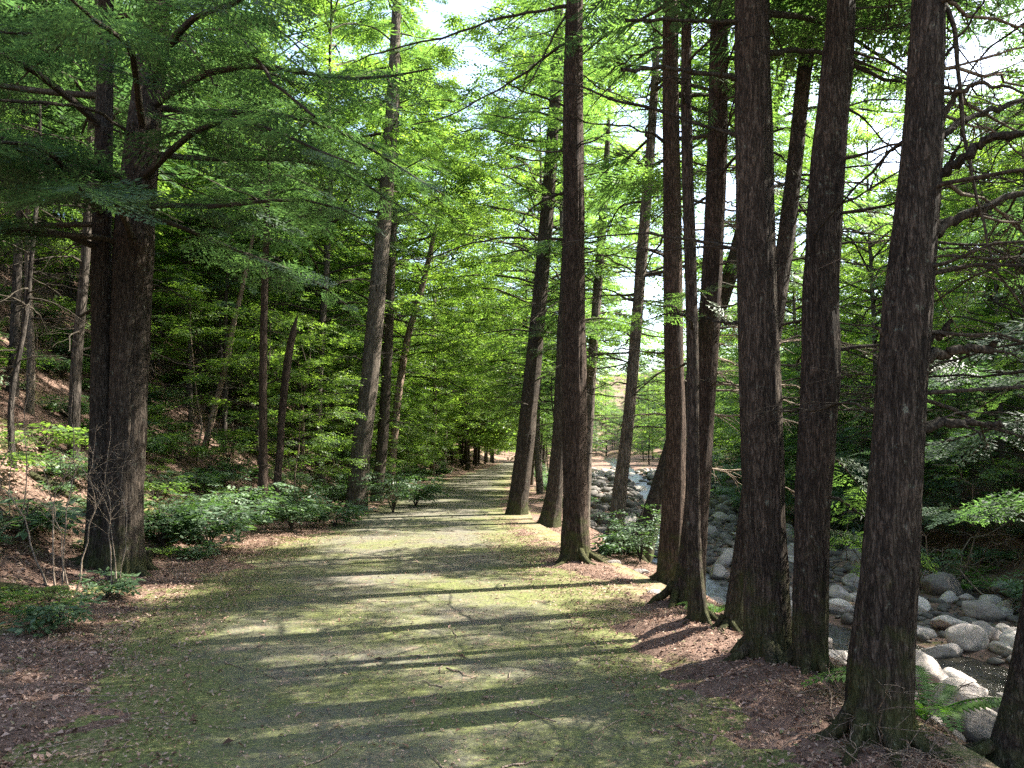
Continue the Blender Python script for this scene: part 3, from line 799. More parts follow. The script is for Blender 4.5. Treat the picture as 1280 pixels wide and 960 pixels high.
# ================================================================== repeated forest trees
def proto_hem(name,H,cb,spread,nb,tpl,mat_,bark,seed,r=.13,dead=10,spacing=.22,lean=.0,bare=0):
    rng=np.random.default_rng(seed); root=empty(name)
    zs=np.linspace(-.3,H,9); bend=np.cumsum(rng.normal(0,.05,(9,2)),0); bend-=bend[0]
    pts=np.column_stack([bend[:,0]+lean*zs,bend[:,1],zs]); rad=r*(1-.95*np.clip(zs/H,0,1)**.9)
    mb=MB(); trunk_geo(mb,pts,rad,14,rng,.35,.3,.06,5,0,36); mb.build('trunk',M[bark],root)
    axis=lambda z:(np.interp(z,zs,pts[:,0]),np.interp(z,zs,pts[:,1]))
    mb=MB(); hem_crown(mb,axis,cb,H-.1,spread,nb,tpl,rng,spacing); 
    for k in range(dead):
        z=rng.uniform(cb*.25,cb); a=axis(z)
        p=rand_dead(np.array([a[0],a[1],z]),rng.uniform(0,6.28),rng.uniform(.5,2.0),rng.uniform(-.1,.3),rng.uniform(.1,.4),rng,7)
        dead_branch_geo(mb,p,.012,rng,4,4,.4,.3,0)
    mb.build('crown',[M['twig'],M[mat_]],root)
    if bare:
        mb=MB()
        for k in range(bare):
            z=rng.uniform(.8,H*.7); a=axis(z)
            p=rand_dead(np.array([a[0],a[1],z]),rng.uniform(0,6.28),rng.uniform(1.2,3.4),rng.uniform(-.1,.2),rng.uniform(.15,.5),rng,9)
            dead_branch_geo(mb,p,.018,rng,8,4,.45,.3,1)
        mb.build('bare_branches',M['deadtwig'],root)
    return root
def proto_dec(name,H,cb,spread,nl,tpl,mat_,bark,seed,r=.09,size=.45,sub=7,per=9,lean=0.0):
    rng=np.random.default_rng(seed); root=empty(name)
    zs=np.linspace(-.3,H,9); bend=np.cumsum(rng.normal(0,.08,(9,2)),0); bend-=bend[0]
    pts=np.column_stack([bend[:,0]+lean*zs,bend[:,1],zs]); rad=r*(1-.93*np.clip(zs/H,0,1))
    mb=MB(); trunk_geo(mb,pts,rad,12,rng,.2,.25,.04,4,0,30); mb.build('trunk',M[bark],root)
    axis=lambda z:(np.interp(z,zs,pts[:,0]),np.interp(z,zs,pts[:,1]))
    mb=MB(); dec_crown(mb,axis,cb,H-.1,spread,nl,tpl,rng,sub,per,size)
    mb.build('crown',[M['twig'],M[mat_]],root)
    return root
PR={}
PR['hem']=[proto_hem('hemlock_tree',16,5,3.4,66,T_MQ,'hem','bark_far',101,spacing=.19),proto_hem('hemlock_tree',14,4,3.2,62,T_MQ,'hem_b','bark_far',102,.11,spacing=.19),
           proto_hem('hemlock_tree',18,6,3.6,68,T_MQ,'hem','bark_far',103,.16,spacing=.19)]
PR['slim']=[proto_hem('young_hemlock',11,3.6,2.3,56,T_MQ,'hem','bark_far',111,.075,14),proto_hem('young_hemlock',9,2.8,2.1,50,T_MQ,'hem_b','bark_grey',112,.06,12)]
PR['pole']=[proto_hem('slim_tree',10,6.2,1.5,18,T_MQ,'hem','bark_far',113,.055,34),proto_hem('slim_tree',9,5.2,1.5,16,T_MQ,'hem_b','bark_far',114,.045,30,lean=.07)]
PR['low']=[proto_hem('hemlock_sapling',4.2,.4,1.5,38,T_MQ,'hem','bark_far',121,.035,2,.15),proto_hem('hemlock_sapling',6.5,.7,2.1,48,T_MQ,'hem_blue','bark_far',122,.05,4,.17)]
PR['far']=[proto_hem('hemlock_tree',17,2.5,4.2,84,T_LQ,'hem_b','bark_far',131,.15,4,.25),proto_hem('hemlock_tree',15,1.5,4.0,80,T_LQ,'hem','bark_far',132,.13,4,.25)]
PR['bank']=[proto_hem('hemlock_tree',14,.8,3.5,46,T_MQ,'hem_blue','bark_far',141,.12,4,.2,bare=55),proto_hem('hemlock_tree',15,1.2,3.7,46,T_MQ,'hem_b','bark_far',142,.12,4,.2,bare=55)]
PR['near']=[proto_hem('hemlock_tree',14,2.4,3.6,36,T_HQ,'hem','bark_far',191,.13,14,.2),proto_hem('hemlock_tree',15,2.8,3.8,38,T_HQ,'hem_b','bark_far',192,.13,14,.2)]
PR['dec']=[proto_dec('beech_tree',13,3.0,4.0,40,T_BM,'leaf','bark_grey',151,.10,.5,8,10),proto_dec('maple_tree',12,2.5,4.0,40,T_BM,'leaf_y','bark_grey',152,.10,.5,8,10)]
PR['tall']=[proto_dec('beech_tree',21,4.5,5.6,64,T_BM,'leaf','bark_grey',181,.17,.58,8,11),proto_dec('maple_tree',20,4.0,5.4,60,T_BM,'leaf_y','bark_grey',182,.16,.58,8,11)]
PR['und']=[proto_dec('beech_sapling',5,.9,2.0,18,T_BM,'leaf','bark_pale',161,.035,.4,6,8,.06),proto_dec('maple_sapling',6.5,1.2,2.2,20,T_BM,'leaf_y','bark_pale',162,.04,.42,6,8,-.05)]
PR['fdec']=[proto_dec('beech_tree',15,2.0,5,44,T_BL,'leaf','bark_far',171,.14,.75,7,7),proto_dec('maple_tree',14,1.5,5,44,T_BL,'leaf_y','bark_far',172,.14,.75,7,7)]
# ================================================================== shrubs, ferns, brush
def shrub_proto(name,seed,h,w,nst,tpl,mat_,size):
    rng=np.random.default_rng(seed); root=empty(name); mbw=MB(); mbl=MB()
    pos=[];dr=[];up=[];s=[]
    for k in range(nst):
        az=k*2.4+rng.uniform(-.4,.4); l=rng.uniform(.6,1.1)
        t=np.linspace(0,1,7); d=np.array([math.cos(az),math.sin(az),0])
        p=np.outer(t**1.3*w*l*rng.uniform(.3,1),d)+np.outer(h*l*(1.15*t-.25*t*t),[0,0,1])+rng.normal(0,.02,(7,3))*t[:,None]
        tube(mbw,p,.008*(1-.7*t)+.001,4)
        for q in range(rng.integers(9,15)):
            tq=rng.uniform(.35,1); f=tq*5.99; i0=int(f); b=p[i0]+(p[i0+1]-p[i0])*(f-i0); a3=az+rng.uniform(-1.6,1.6)
            b2=b+np.array([math.cos(a3),math.sin(a3),.15])*rng.uniform(0,.25)*w
            pos.append(b2);dr.append([math.cos(a3),math.sin(a3),rng.uniform(-.25,.2)]);up.append([rng.normal(0,.25),rng.normal(0,.25),1]);s.append(size*rng.uniform(.7,1.3))
    stamp(mbl,tpl,pos,dr,up,s,rng,0)
    mbw.build('stem',M['twig'],root); mbl.build('foliage',M[mat_],root)
    return root
PR['shrub']=[shrub_proto('leafy_shrub',201,.9,.75,16,T_SH,'shrub',.32),shrub_proto('leafy_shrub',202,.7,.85,15,T_SH,'shrub',.34),shrub_proto('leafy_shrub',203,1.3,.8,15,T_BM,'shrub',.34)]
PR['herb']=[shrub_proto('broadleaf_seedling',211,.28,.25,7,T_SH,'shrub',.2),shrub_proto('broadleaf_seedling',212,.22,.3,7,T_BM,'leaf',.2)]
def fern_proto(seed,n,h,L):
    rng=np.random.default_rng(seed); root=empty('fern'); Q=[]; mbs=MB()
    for k in range(n):
        az=k*2.4+rng.uniform(-.3,.3); l=L*rng.uniform(.7,1.1); t=np.linspace(0,1,22)
        d=np.array([math.cos(az),math.sin(az),0]); sd=np.array([-d[1],d[0],0]); e=rng.uniform(.7,1.1)
        p=np.outer(l*t*.9,d)+np.outer(l*(e*t-.75*e*t*t),[0,0,1])
        tube(mbs,p,.004*(1-.8*t),3)
        for i in range(3,22):
            w=.30*l*math.sin(math.pi*(.12+.86*(1-t[i]*.97)))**.8*(1-t[i]*.55)
            for sg in (-1,1):
                dd=norm(sd*sg+d*.35+np.array([0,0,-.15])); tg=norm(p[i]-p[i-1])
                Q.append(kite(p[i],dd,tg,w,.035*l+.008,np.cross(tg,dd)))
    mbs.quads(np.array(Q),1)
    mbs.build('fronds',[M['fern'],M['fern']],root)
    return root
PR['fern']=[fern_proto(221,9,.5,.62),fern_proto(222,7,.4,.5)]
used=set()
def plant(kind,k,x,y,label,group,scale=1.0,rz=None,tilt=0.0,cat='tree',rng=random):
    src=PR[kind][k%len(PR[kind])]
    if (kind,k%len(PR[kind])) in used: o=copy_tree(src)
    else: o=src; used.add((kind,k%len(PR[kind])))
    o.location=(x,y,H1(x,y)); o.scale=(scale,)*3; o.rotation_euler=(tilt*math.cos(x*7),tilt*math.sin(y*5),rng.uniform(0,6.28) if rz is None else rz)
    return tag(o,label,cat,group)
random.seed(7)
placed=[(t['org'][0],t['org'][1]) for t in trees.values()]
def far_enough(x,y,d):
    return all((x-a)**2+(y-b)**2>d*d for a,b in placed)
def scatter(n,xf,y0,y1,mind,fn):
    c=0; tries=0
    while c<n and tries<n*60:
        tries+=1
        y=y0+(y1-y0)*random.random(); lo,hi=xf(y); x=random.uniform(lo,hi)
        if not far_enough(x,y,mind): continue
        placed.append((x,y)); fn(x,y,c); c+=1
# traced slim trunks uphill
for k,(px,py,Y,kind,sc_,label) in enumerate([
  (18,462,15.5,'hem',.85,'dark trunk high on the slope, outermost of the trio above the bare twigs'),
  (40,478,15.0,'slim',1.35,'dark leaning trunk high on the slope, middle of the trio above the bare twigs'),
  (96,494,14.5,'slim',1.5,'dark slope trunk standing nearest the fused double hemlock on its uphill side'),
  (240,490,22,'slim',1.2,'slim dark trunk in deep shade between the double hemlock and the pale leaning sapling'),
  (281,518,22,'slim',1.1,'slim dark trunk just behind the pale leaning sapling'),
  (375,520,27,'slim',.9,'thin grey trunk right behind the dead snag'),
  (400,540,30,'slim',1.2,'dark slim trunk between the dead snag and the tall greyish hemlock'),
  (421,545,33,'hem',.8,'dark trunk in shade just uphill of the tall greyish hemlock')]):
    p=P(px,py,Y); placed.append((p[0],Y)); plant(kind,k,p[0],Y,label,None,sc_)
gT='hemlocks standing on the wooded slope above the path'
scatter(100,lambda y:(eL(y)-30,eL(y)-5.5),13,66,2.0,lambda x,y,c:plant(random.choice(['hem','hem','slim','slim']),c,x,y,
   'hemlock with dark bare lower trunk among many on the wooded slope above the path',gT,random.uniform(.8,1.2)))
gU='sunlit leafy saplings along the uphill side of the path'
scatter(60,lambda y:(eL(y)-9,eL(y)-1.0),18,64,1.2,lambda x,y,c:plant('und',c,x,y,
   'thin sapling with layered bright green leaves in the sunlit row uphill of the path',gU,random.uniform(.7,1.15)))
scatter(70,lambda y:(eL(y)-9,eL(y)-1.4),8,22,.7,lambda x,y,c:plant('shrub' if c%3==0 else 'herb',c,x,y,'low leafy plant in the litter of the slope around the double hemlock','low plants on the slope',(random.uniform(.35,.7) if c%3==0 else random.uniform(1.2,2.4)),cat='plant'))
gP='slim dark poles on the slope'
scatter(75,lambda y:(eL(y)-15,eL(y)-2.4),12,38,.95,lambda x,y,c:plant('pole',c,x,y,'slim dark pole of a tree with bare lower twigs standing in the shaded slope wood',gP,random.uniform(.75,1.25)))
gD='sunlit broadleaf trees on the slope'
scatter(40,lambda y:(eL(y)-16,eL(y)-2.0),24,66,2.0,lambda x,y,c:plant('dec',c,x,y,
   'broadleaf tree with glowing yellow green leaves among the hemlocks uphill of the path',gD,random.uniform(.8,1.25)))
gL='low hemlock saplings on the slope'
scatter(46,lambda y:(eL(y)-16,eL(y)-3.2),19,50,1.4,lambda x,y,c:plant('low',c,x,y,
   'low feathery hemlock sapling growing in the shade of the slope above the path',gL,random.uniform(.5,.95)))
for k,(x,y,s_,lab) in enumerate([(eL(25)-2.2,26,.95,'tall beech with a high spreading crown uphill of the bend beside the greyish hemlock'),(eL(34)-1.4,33,1.0,'tall broadleaf tree on the uphill path edge just past the bend'),
   (eL(41)-2.5,41,1.1,'tall beech behind the pale leaning beech past the bend'),(eL(50)-1.2,50,1.15,'tall broadleaf tree leaning over the straight far stretch of path'),(eL(30)-6,30,1.0,'tall maple on the slope behind the slimmer hemlock'),
   (eL(38)-8,38,1.1,'tall maple high on the slope above the bend'),(eR(33)+1.6,33,.95,'tall broadleaf tree on the stream side just past the gently leaning hemlock'),(eR(44)+1.5,44,1.05,'tall maple on the stream side of the far straight path'),
   (eR(56)+1.5,57,1.15,'tall beech on the stream side near the end of the path'),(eL(62)-2,62,1.2,'tall maple near the dark far trunks'),(1.9,27,.95,'tall maple on the bank just behind the gently leaning hemlock'),(17.5,17.5,.72,'tall maple across the stream seen past the thick crooked limbs'),(13.6,29.5,.85,'tall beech across the stream seen between the broad straight and snaking hemlocks'),(13.6,21,.62,'tall maple across the stream behind the broken stubs of the thick hemlock'),(20.5,25,.8,'tall beech high on the hillside across the stream'),(15.5,25.5,.7,'tall maple across the stream seen between the snaking and thick hemlocks'),(fb(34)+1.5,34,.85,'tall maple at the water edge across the stream')]):
    placed.append((x,y)); plant('tall',k,x,y,lab,None,s_)
for k,(x,y,kind,s_) in enumerate([(7.4,9.8,'near',1.0),(5.2,1.8,'near',.95),(10.2,8.4,'near',1.1),(7.0,6.2,'near',1.05),(9.2,3.2,'hem',.9),(15,7.0,'hem',1.0)]):  # trunks out of view; added to throw dappled shade over the path
    placed.append((x,y)); plant(kind,k,x,y,('hemlock' if kind!='dec' else 'broadleaf tree')+' added on the stream bank just beside the view so its boughs shade the path','trees added beside the view',s_)
gA='broadleaf trees arching over the far path'
scatter(16,lambda y:(eL(y)-2.6,eL(y)-.9),32,118,2.6,lambda x,y,c:plant('dec' if y<60 else 'fdec',c,x,y,
   'broadleaf tree rooted at the uphill path edge and arching over the far path',gA,random.uniform(.9,1.3)))
scatter(7,lambda y:(eR(y)+.9,eR(y)+2.6),36,118,2.6,lambda x,y,c:plant('dec' if y<60 else 'fdec',c,x,y,
   'broadleaf tree rooted at the stream side path edge and arching over the far path',gA,random.uniform(.8,1.2)))
gB='hemlocks along the bank between path and stream'
scatter(22,lambda y:(crest(y)-.4,crest(y)+1.5),27,100,2.0,lambda x,y,c:plant(['hem','slim'][c%2],c,x,y,
   'hemlock far along the bank between the path and the stream',gB,random.uniform(.7,1.0)))
gF='trees closing off the far end of the path'
scatter(110,lambda y:(-45,eL(y)-1.5),60,170,2.6,lambda x,y,c:plant(['far','fdec','fdec'][c%3],c//3,x,y,
   'tree deep in the wood beyond the end of the slope shrubs',gF,random.uniform(.8,1.2)))
scatter(80,lambda y:(-45,64),118,215,3.0,lambda x,y,c:plant(['far','fdec'][c%2],c//2,x,y,
   'tree closing the green tunnel at the very end of the path',gF,random.uniform(.8,1.1)))
gH='trees on the hillside across the stream'
def across(x,y,c):
    t=x-fb(y); near=min(1.15,max(.8,.8+t/30))
    if y>70: near=.8
    plant(random.choice(['bank','bank','dec','slim','dec']) if y<45 else random.choice(['far','fdec']),c,x,y,
      'tree with sweeping green boughs on the hillside across the stream',gH,near*random.uniform(.85,1.15))
scatter(30,lambda y:(fb(y)+1.5,fb(y)+24),10,46,3.9,across)
scatter(120,lambda y:(fb(y)+1,fb(y)+34),45,150,2.4,across)
scatter(44,lambda y:(fb(y)+.3,fb(y)+12),8,44,1.4,lambda x,y,c:plant('low',1+2*(c%3>0)*0,x,y,'low bluish hemlock sapling at the foot of the hillside across the stream','low hemlocks across the stream',random.uniform(.6,1.1)))
gV='young trees far up the stream valley'
scatter(12,lambda y:(crest(y)+2.5,fb(y)+1),75,140,2.6,lambda x,y,c:plant(['far','fdec'][c%2],c//2,x,y,
   'small tree far up the stream valley below the bright gap of sky',gV,random.uniform(.45,.7)))

# ---- brush
def twig_bush(name,label,x,y,h,n,seed,mat_='deadtwig',spread=.8,r=.006,cat='dead bush',group=None,z=None):
    rng=np.random.default_rng(seed); root=empty(name,(x,y,H1(x,y) if z is None else z)); tag(root,label,cat,group)
    for k in range(n):
        az=rng.uniform(0,6.28); p=rand_dead(np.array([rng.normal(0,.3*spread),rng.normal(0,.3*spread),-.02]),az,h*rng.uniform(.4,1.2),rng.uniform(.2,1.5),rng.uniform(.1,.9),rng,11,.22)
        mb=MB(); dead_branch_geo(mb,p,r,rng,7,4,.45,.3); mb.build('stem',M[mat_],root)
    return root
gS='leafy shrubs along the uphill edge of the path'
sh=0
for (px,Y,s,label) in [(205,12.6,1.0,'broad shrub with drooping pale leaves beside the furrowed double hemlock'),(262,13.2,1.15,'wide leafy shrub between the double hemlock and the thin straight sapling trunk'),
   (300,14.5,.9,'leafy shrub in front of the thin straight sapling trunk'),(365,16.2,.9,'low shrub with shiny pale leaves at the foot of the dead snag'),(420,17.5,.95,'leafy shrub in front of the tall greyish hemlock'),
   (492,21.5,1.1,'dense shrub spilling to the path edge beside the tall greyish hemlock'),(520,24,1.15,'shrub at the bend of the path just before the dark far trunks')]:
    p=P(px,600,Y); plant('shrub',sh,p[0],Y,label,gS,s,cat='shrub'); sh+=1; placed.append((p[0],Y))
scatter(130,lambda y:(eL(y)-7,eL(y)-.8),12.5,55,.6,lambda x,y,c:plant('shrub',c,x,y,'leafy understory shrub in the thicket along the uphill edge of the path',gS,random.uniform(.4,.95),cat='shrub'))
scatter(60,lambda y:(eL(y)-7,eL(y)-.5),6,20,.45,lambda x,y,c:plant('herb',c,x,y,'tiny broadleaf seedling sprouting from the leaf litter beside the path','seedlings in the litter',random.uniform(.6,1.2),cat='seedling'))
scatter(90,lambda y:(fb(y)-.8,fb(y)+9),9,46,.75,lambda x,y,c:plant('shrub',c,x,y,'green shrub at the foot of the hillside across the stream','shrubs across the stream',random.uniform(.6,1.2),cat='shrub'))
scatter(10,lambda y:(crest(y)+.2,crest(y)+1.6),24,60,1.0,lambda x,y,c:plant('shrub',c,x,y,'leafy shrub on the bank far along beside the stream','shrubs on the far bank edge',random.uniform(.7,1.2),cat='shrub'))
scatter(70,lambda y:(fb(y)-1.2,fb(y)+14),44,84,1.0,lambda x,y,c:plant('shrub',c,x,y,'leafy bush on the open ground far up the stream valley','bushes far up the valley',random.uniform(1.0,2.2),cat='shrub'))
scatter(26,lambda y:(fb(y)-1.0,fb(y)+12),42,84,1.6,lambda x,y,c:plant('und',c,x,y,'small leafy sapling far up the stream valley','saplings far up the valley',random.uniform(.5,.9)))
p=P(800,690,12.6); plant('shrub',2,p[0],12.6,'broad leaved shrub on the bank beside the straight reddish brown hemlock',None,.75,cat='shrub')
p=P(778,560,13.6); plant('herb',0,p[0],13.5,'small leafy plant at the foot of the slim bank hemlock above the boulders',None,1.6,cat='plant')
for (px,Y,s,label) in [(1155,5.2,1.35,'bright green fern at the foot of the thick hemlock above the stream'),(1215,6.0,.6,'small fern low on the bank beside the boulders'),(893,7.8,.7,'small fern at the bank edge between the broad and the reddish hemlocks')]:
    p=P(px,900,Y); plant('fern',0,p[0],Y,label,None,s,cat='fern')
for k,(px,Y) in enumerate([(1195,20.5),(1235,20.8),(1262,20),(1225,22),(1180,21.5)]):
    p=P(px,690,Y); plant('fern',k,p[0],Y,'fern in the green clump on the far side of the stream below the fallen branches','ferns across the stream',1.5,cat='fern')
scatter(40,lambda y:(fb(y)-.3,fb(y)+6),10,34,.6,lambda x,y,c:plant('fern',c,x,y,'fern growing on the shaded slope foot across the stream','ferns on the slope foot across the stream',random.uniform(.9,1.7),cat='fern'))
twig_bush('dead_twig_bush','bare pinkish twig bush at the foot of the thick hemlock on the bank',1.98,4.25,.38,16,301,spread=.5,r=.004)
twig_bush('dead_twig_bush','bare pale brush at the water side of the snaking hemlock',2.75,6.3,.6,10,302,spread=.5)
def stem_bush(name,label,stems,Y,r,seed,cat):
    rng=np.random.default_rng(seed); b=P(*stems[0][0],Y); org=np.array([b[0],Y,H1(b[0],Y)]); root=tag(empty(name,org),label,cat)
    for st in stems:
        n=len(st); pts=np.array([P(px,py,Y+rng.uniform(-.25,.25)*k/n) for k,(px,py) in enumerate(st)]); pts[0][2]=H1(pts[0][0],pts[0][1])-.03
        q=interp_curve(pts,16)-org; q[1:]+=rng.normal(0,.012,(15,3))
        mb=MB(); dead_branch_geo(mb,q,r*rng.uniform(.7,1.1),rng,12,5,.38,.25); mb.build('stem',M['deadtwig'],root)
stem_bush('dead_brush','tall tangle of pale crooked dead stems on the slope in front of the double hemlock',[[(88,712),(72,650),(58,600),(42,555)],[(78,720),(84,640),(92,580),(88,520),(96,470)],[(60,716),(30,650),(5,610),(-20,600)],[(70,715),(66,640),(78,600),(100,560),(108,545)],[(95,715),(118,640),(112,590),(120,530)]],9.2,.011,303,'dead bush')
stem_bush('dead_brush','thin pale dead stems crossing in front of the dark slimmer trunk of the double hemlock',[[(150,716),(135,640),(112,600),(88,548)],[(140,718),(137,650),(132,590),(138,520)],[(146,716),(160,650),(150,600),(166,560)]],8.9,.008,304,'dead bush')
stem_bush('dead_brush','bare dead brush at the margin of the wood highest on the slope',[[(10,690),(12,600),(18,540),(10,470)],[(5,690),(-10,600),(-25,540)],[(20,690),(35,600),(30,520),(48,430),(40,400)]],10.4,.010,305,'dead bush')
p=P(1175,640,20.5); twig_bush('fallen_branches','grey fallen dead branches heaped on the far side of the stream',p[0],20.8,3.0,16,306,spread=1.6,r=.02,cat='dead branches')
p=P(1010,640,24); twig_bush('fallen_branches','grey dead branches under the far bank trees seen between the trunks',p[0],24,2.2,10,307,spread=1.3,r=.015,cat='dead branches')

PR['brush']=[twig_bush('dead_brush','',0,0,1.2,6,311,spread=1.3,r=.008,z=0),twig_bush('dead_brush','',0,0,1.5,7,312,spread=1.5,r=.009,z=0)]
scatter(40,lambda y:(eL(y)-9,eL(y)-1.6),6,24,.8,lambda x,y,c:plant('brush',c,x,y,'bare dead brush among the trunks on the shaded slope above the path','dead brush on the slope',random.uniform(.7,1.2),cat='dead bush'))
scatter(14,lambda y:(fb(y)+.2,fb(y)+6),12,32,1.0,lambda x,y,c:plant('brush',c,x,y,'pale bare brush on the far side of the stream below the hemlock boughs','dead brush across the stream',random.uniform(1.0,1.9),cat='dead bush'))
# stump beside the double hemlock
rng=np.random.default_rng(41); p=P(182,680,10.6); mb=MB()
st=empty('tree_stump',(p[0],10.6,H1(p[0],10.6))); tag(st,'small splintered mossy stump beside the furrowed double hemlock','stump')
trunk_geo(mb,[(0,0,-.1),(0,0,.05),(.01,0,.15),(.02,0,.24)],[.13,.10,.085,.07],20,rng,.3,.1,.25,4,0,20); mb.build('trunk',M['bark'],st)
for (x0,y0,x1,y1,r_,lab) in [(-6.1,6.2,-5.0,9.2,.07,'dark rotting log half sunk in litter below the double hemlock'),(-7.5,12.5,-5.6,13.2,.06,'thin fallen trunk lying on the slope behind the double hemlock')]:
    t=np.linspace(0,1,16); X=x0+(x1-x0)*t; Yy=y0+(y1-y0)*t; Z=hgt(X,Yy)+r_*.5; pp=np.column_stack([X,Yy,Z]); pp+=rng.normal(0,.012,pp.shape)
    mb=MB(); tube(mb,pp-pp[0],r_*(1-.4*t)*(1+.12*np.sin(t*19)),12); tag(mb.build('fallen_log',M['bark'],None,pp[0]),lab,'log')

# ================================================================== boulders
def rock_mesh(seed,sub):
    import bmesh
    rng=np.random.default_rng(seed); bm=bmesh.new(); bmesh.ops.create_icosphere(bm,subdivisions=sub,radius=1)
    v=np.array([q.co[:] for q in bm.verts])
    for k in range(9):
        nrm=norm(rng.normal(0,1,3)); d=rng.uniform(.5,.85); e=v@nrm-d; v=v-np.outer(np.maximum(e,0)*.97,nrm)
    n_=fbm(v[:,0]*1.6+seed,v[:,1]*1.6,v[:,2]*1.6,seed=seed,oct=4)
    v=v*(1+.13*n_[:,None]+.05*fbm(v[:,0]*5,v[:,1]*5,v[:,2]*5,seed=seed+3,oct=3)[:,None])*np.array([1.0,rng.uniform(.7,.95),rng.uniform(.55,.8)])
    for q,c in zip(bm.verts,v): q.co=c
    for f in bm.faces: f.smooth=True
    me=bpy.data.meshes.new('boulder'); bm.to_mesh(me); bm.free(); me.materials.append(M['rock']); return me
RM=[rock_mesh(400+k,4) for k in range(14)]
rrng=np.random.default_rng(77); rocks=[]
def wet(x,y): return abs(x-sc(y))<(1.35 if y<17 else .6)
# hand-set large boulders near the pool: pixel, depth, half-width px
for (px,py,Y,hw,lab) in [(1255,945,9.2,55,'big rounded boulder low beside the leaning edge trunk'),(1195,790,14.2,34,'flat sloping slab at the water edge beside the thick hemlock'),
  (1205,835,12.9,26,'flat wet rock standing alone in the dark pool'),(1255,830,12.8,34,'pale angular wedge boulder at the edge of the pool'),(1255,775,16,22,'pale square faced boulder beyond the pool'),
  (1180,728,20,42,'long rounded boulder lying beyond the pool'),(1225,700,23,30,'dome shaped boulder near the ferns across the stream'),(1150,770,16.2,24,'blocky boulder partly hidden by the thick hemlock'),
  (1240,742,19,26,'mottled boulder in the middle of the stony bed'),(905,688,26,15,'bright pale boulder above the riffle between the bank trees'),(900,640,35,16,'grey boulder upstream between the reddish hemlocks'),
  (1070,740,19,24,'pale slab between the snaking and thick hemlocks'),(800,612,50,16,'pale boulder far upstream'),(1230,890,11,30,'dark blocky rock beside the pool outlet'),(1190,905,10.2,30,'flat dark rock near the bank below the fern'),(1270,865,11.8,20,'wet rounded rock at the pool outlet')]:
    q=P(px,py,Y); rocks.append((q[0],Y,hw*.68*Y/FPX,lab))
def ok(x,y,r,k=.66): return all((x-a)**2+(y-b)**2>(k*(r+c))**2 for a,b,c,_ in rocks)
tries=0
while len(rocks)<2100 and tries<90000:
    tries+=1
    y=8+62*rrng.random()**1.5; lo,hi=crest(y)+1.9,fb(y)+.4
    x=lo+(hi-lo)*rrng.random()
    r=.14+.42*rrng.random()**2.3
    if wet(x,y) and rrng.random()<.82: continue
    if y<9.5 and x<4.4: continue
    if ok(x,y,r): rocks.append((x,y,r,None))
order=sorted(range(len(rocks)),key=lambda i:-(rocks[i][2]/rocks[i][1]+(1 if rocks[i][3] else 0)))
gR='boulders filling the stony stream bed'
cob=MB()
base_v=[np.array([q.co[:] for q in m.vertices]) for m in RM]; base_f=[np.array([list(p.vertices) for p in m.polygons]) for m in RM]
RML=[rock_mesh(500+k,2) for k in range(8)]
low_v=[np.array([q.co[:] for q in m.vertices]) for m in RML]; low_f=[np.array([list(p.vertices) for p in m.polygons]) for m in RML]
for rank,i in enumerate(order):
    x,y,r,lab=rocks[i]; z=H1(x,y)+r*.18; rz=rrng.uniform(0,6.28); sx,sy,sz=r*rrng.uniform(.9,1.25),r*rrng.uniform(.8,1.1),r*rrng.uniform(.75,1.15)
    if rank<285:
        o=bpy.data.objects.new('boulder',RM[rrng.integers(14)]); COL.objects.link(o); o.location=(x,y,z); o.rotation_euler=(rrng.uniform(-.3,.3),rrng.uniform(-.3,.3),rz); o.scale=(sx,sy,sz)
        tag(o,lab or ('grey pink boulder among many in the near stony bed beside the pool' if y<18 else 'grey pink boulder among many in the stony bed upstream of the pool'),'boulder',gR+(' near the pool' if y<18 else ' upstream'))
    else:
        k=rrng.integers(8); c,s_=math.cos(rz),math.sin(rz); v=low_v[k]*np.array([sx,sy,sz]); v=np.column_stack([v[:,0]*c-v[:,1]*s_,v[:,0]*s_+v[:,1]*c,v[:,2]])+[x,y,z]
        cob.add(v,low_f[k])
for k in range(8000):
    y=7+45*rrng.random()**1.6; lo,hi=crest(y)+1.4,fb(y)+.6; x=lo+(hi-lo)*rrng.random(); r=.03+.08*rrng.random()**2
    kk=rrng.integers(8)
    if abs(x-sc(y))<1.3 and rrng.random()<.8: continue
    v=low_v[kk]*r*rrng.uniform(.7,1.2,3)+[x,y,0]; v[:,2]+=H1(x,y)+r*.3 if y<20 else float(hgt(x,y))+r*.3
    cob.add(v,low_f[kk])
tag(cob.build('cobble_stones',M['rock']),'loose grey cobbles and pebbles filling gaps between the stream boulders','cobbles',kind='stuff')
# mossy stones and hummocks on the bank edge
for k,(px,py,Y,r_,lab) in enumerate([(800,700,11.2,.13,'small rounded stone at the bank edge nearest the lone straight hemlock'),(838,706,11.0,.16,'pale flat stone at the bank edge between the lone and the reddish hemlocks'),(768,697,11.9,.12,'low stone half buried in litter beside the lone straight hemlock'),(820,743,9.3,.10,'mossy clod like stone on the bank litter')]):
    q=P(px,py,Y); o=bpy.data.objects.new('mossy_stone',RM[k]); COL.objects.link(o); o.location=(q[0],Y,H1(q[0],Y)+r_*.1); o.scale=(r_,r_*.9,r_*.6); tag(o,lab,'stone')

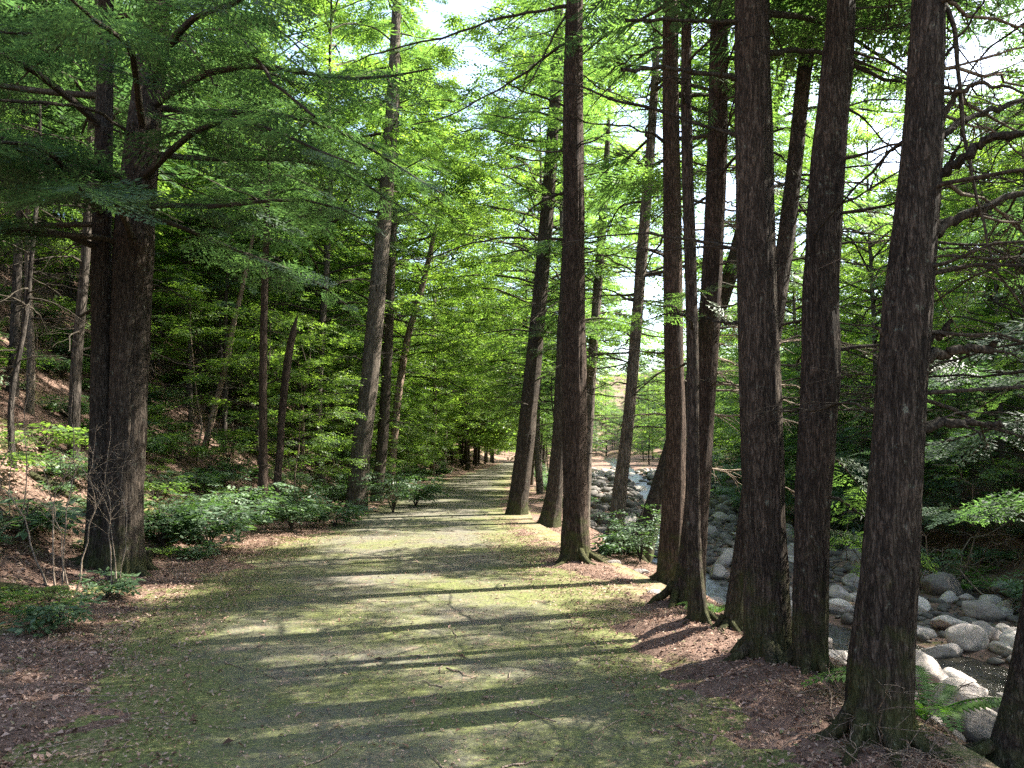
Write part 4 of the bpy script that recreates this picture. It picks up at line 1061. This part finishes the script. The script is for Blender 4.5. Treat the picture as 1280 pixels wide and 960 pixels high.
# ================================================================== litter
lr=np.random.default_rng(88)
def flakes(n,xf,y0,y1,smin,smax,pw=1.4,zoff=.008,asp=(.35,.7)):
    y=y0+(y1-y0)*lr.random(n)**pw; lo,hi=xf(y); x=lo+(hi-lo)*lr.random(n); z=hgt(x,y)
    onp=(x>eL(y)-.3)&(x<eR(y)+.3); z=np.where(onp,np.maximum(z,0.0),z)+zoff
    l=smin+(smax-smin)*lr.random(n)**2; a=lr.uniform(0,6.28,n); tl=lr.normal(0,.3,(n,2))
    d=np.column_stack([np.cos(a),np.sin(a),tl[:,0]]); s=np.column_stack([-np.sin(a),np.cos(a),tl[:,1]])
    b=np.column_stack([x,y,z]); w_=(lr.uniform(*asp,n)*l)[:,None]; l=l[:,None]
    up=np.array([0,0,1.])*lr.uniform(0,.35,(n,1))*l
    return np.stack([b-d*l/2,b+s*w_/2+up,b+d*l/2,b-s*w_/2+up],1)
mb=MB()
mb.quads(flakes(45000,lambda y:(eL(y)-14,eL(y)-1),8,34,.03,.10,1.3))
mb.quads(flakes(60000,lambda y:(eL(y)-7,eL(y)+.2),4,20,.015,.06,1.2))
mb.quads(flakes(30000,lambda y:(eR(y)-.1,crest(y)+1.5),3.5,20,.012,.045,1.2))
mb.quads(flakes(9000,lambda y:(eL(y)-.6,eL(y)+.9),3.5,16,.012,.045,1.1,.008))
mb.quads(flakes(9000,lambda y:(eR(y)-.8,eR(y)+.6),3.5,16,.012,.045,1.1,.008))
mb.quads(flakes(16000,lambda y:(eL(y),eR(y)),3.5,16,.010,.03,1.1,.006))
mb.quads(flakes(420,lambda y:(eL(y),eR(y)),3.5,22,.03,.075,1.1,.012,(.4,.7)))
mb.quads(flakes(9000,lambda y:(eL(y)-2,crest(y)+1.2),3.5,14,.03,.09,1.2,.006,(.03,.06)))
tag(mb.build('leaf_litter',M['litter']),'dry leaves and needles scattered over the path and verges','leaf litter',kind='stuff')
mb=MB()
for k in range(420):
    y=3.8+14*lr.random()**1.3; x=lr.uniform(eL(y)-3,crest(y)+.4); L=lr.uniform(.1,.45); a=lr.uniform(0,6.28); t=np.linspace(0,1,5)
    X=x+np.cos(a)*L*t+lr.normal(0,.012,5); Yy=y+np.sin(a)*L*t+lr.normal(0,.012,5); Z=hgt(X,Yy); Z=np.maximum(Z,np.where((X>eL(Yy))&(X<eR(Yy)),0,-9))+.008
    tube(mb,np.column_stack([X,Yy,Z]),lr.uniform(.002,.006)*np.linspace(1,.5,5),4)
tag(mb.build('twig_litter',M['deadtwig']),'small fallen twigs lying over the path and litter','twig litter',kind='stuff')
# prototypes never planted are removed
for kind,l in PR.items():
    for k,o in enumerate(l):
        if (kind,k) not in used:
            for ch in list(o.children): bpy.data.objects.remove(ch,do_unlink=True)
            bpy.data.objects.remove(o,do_unlink=True)
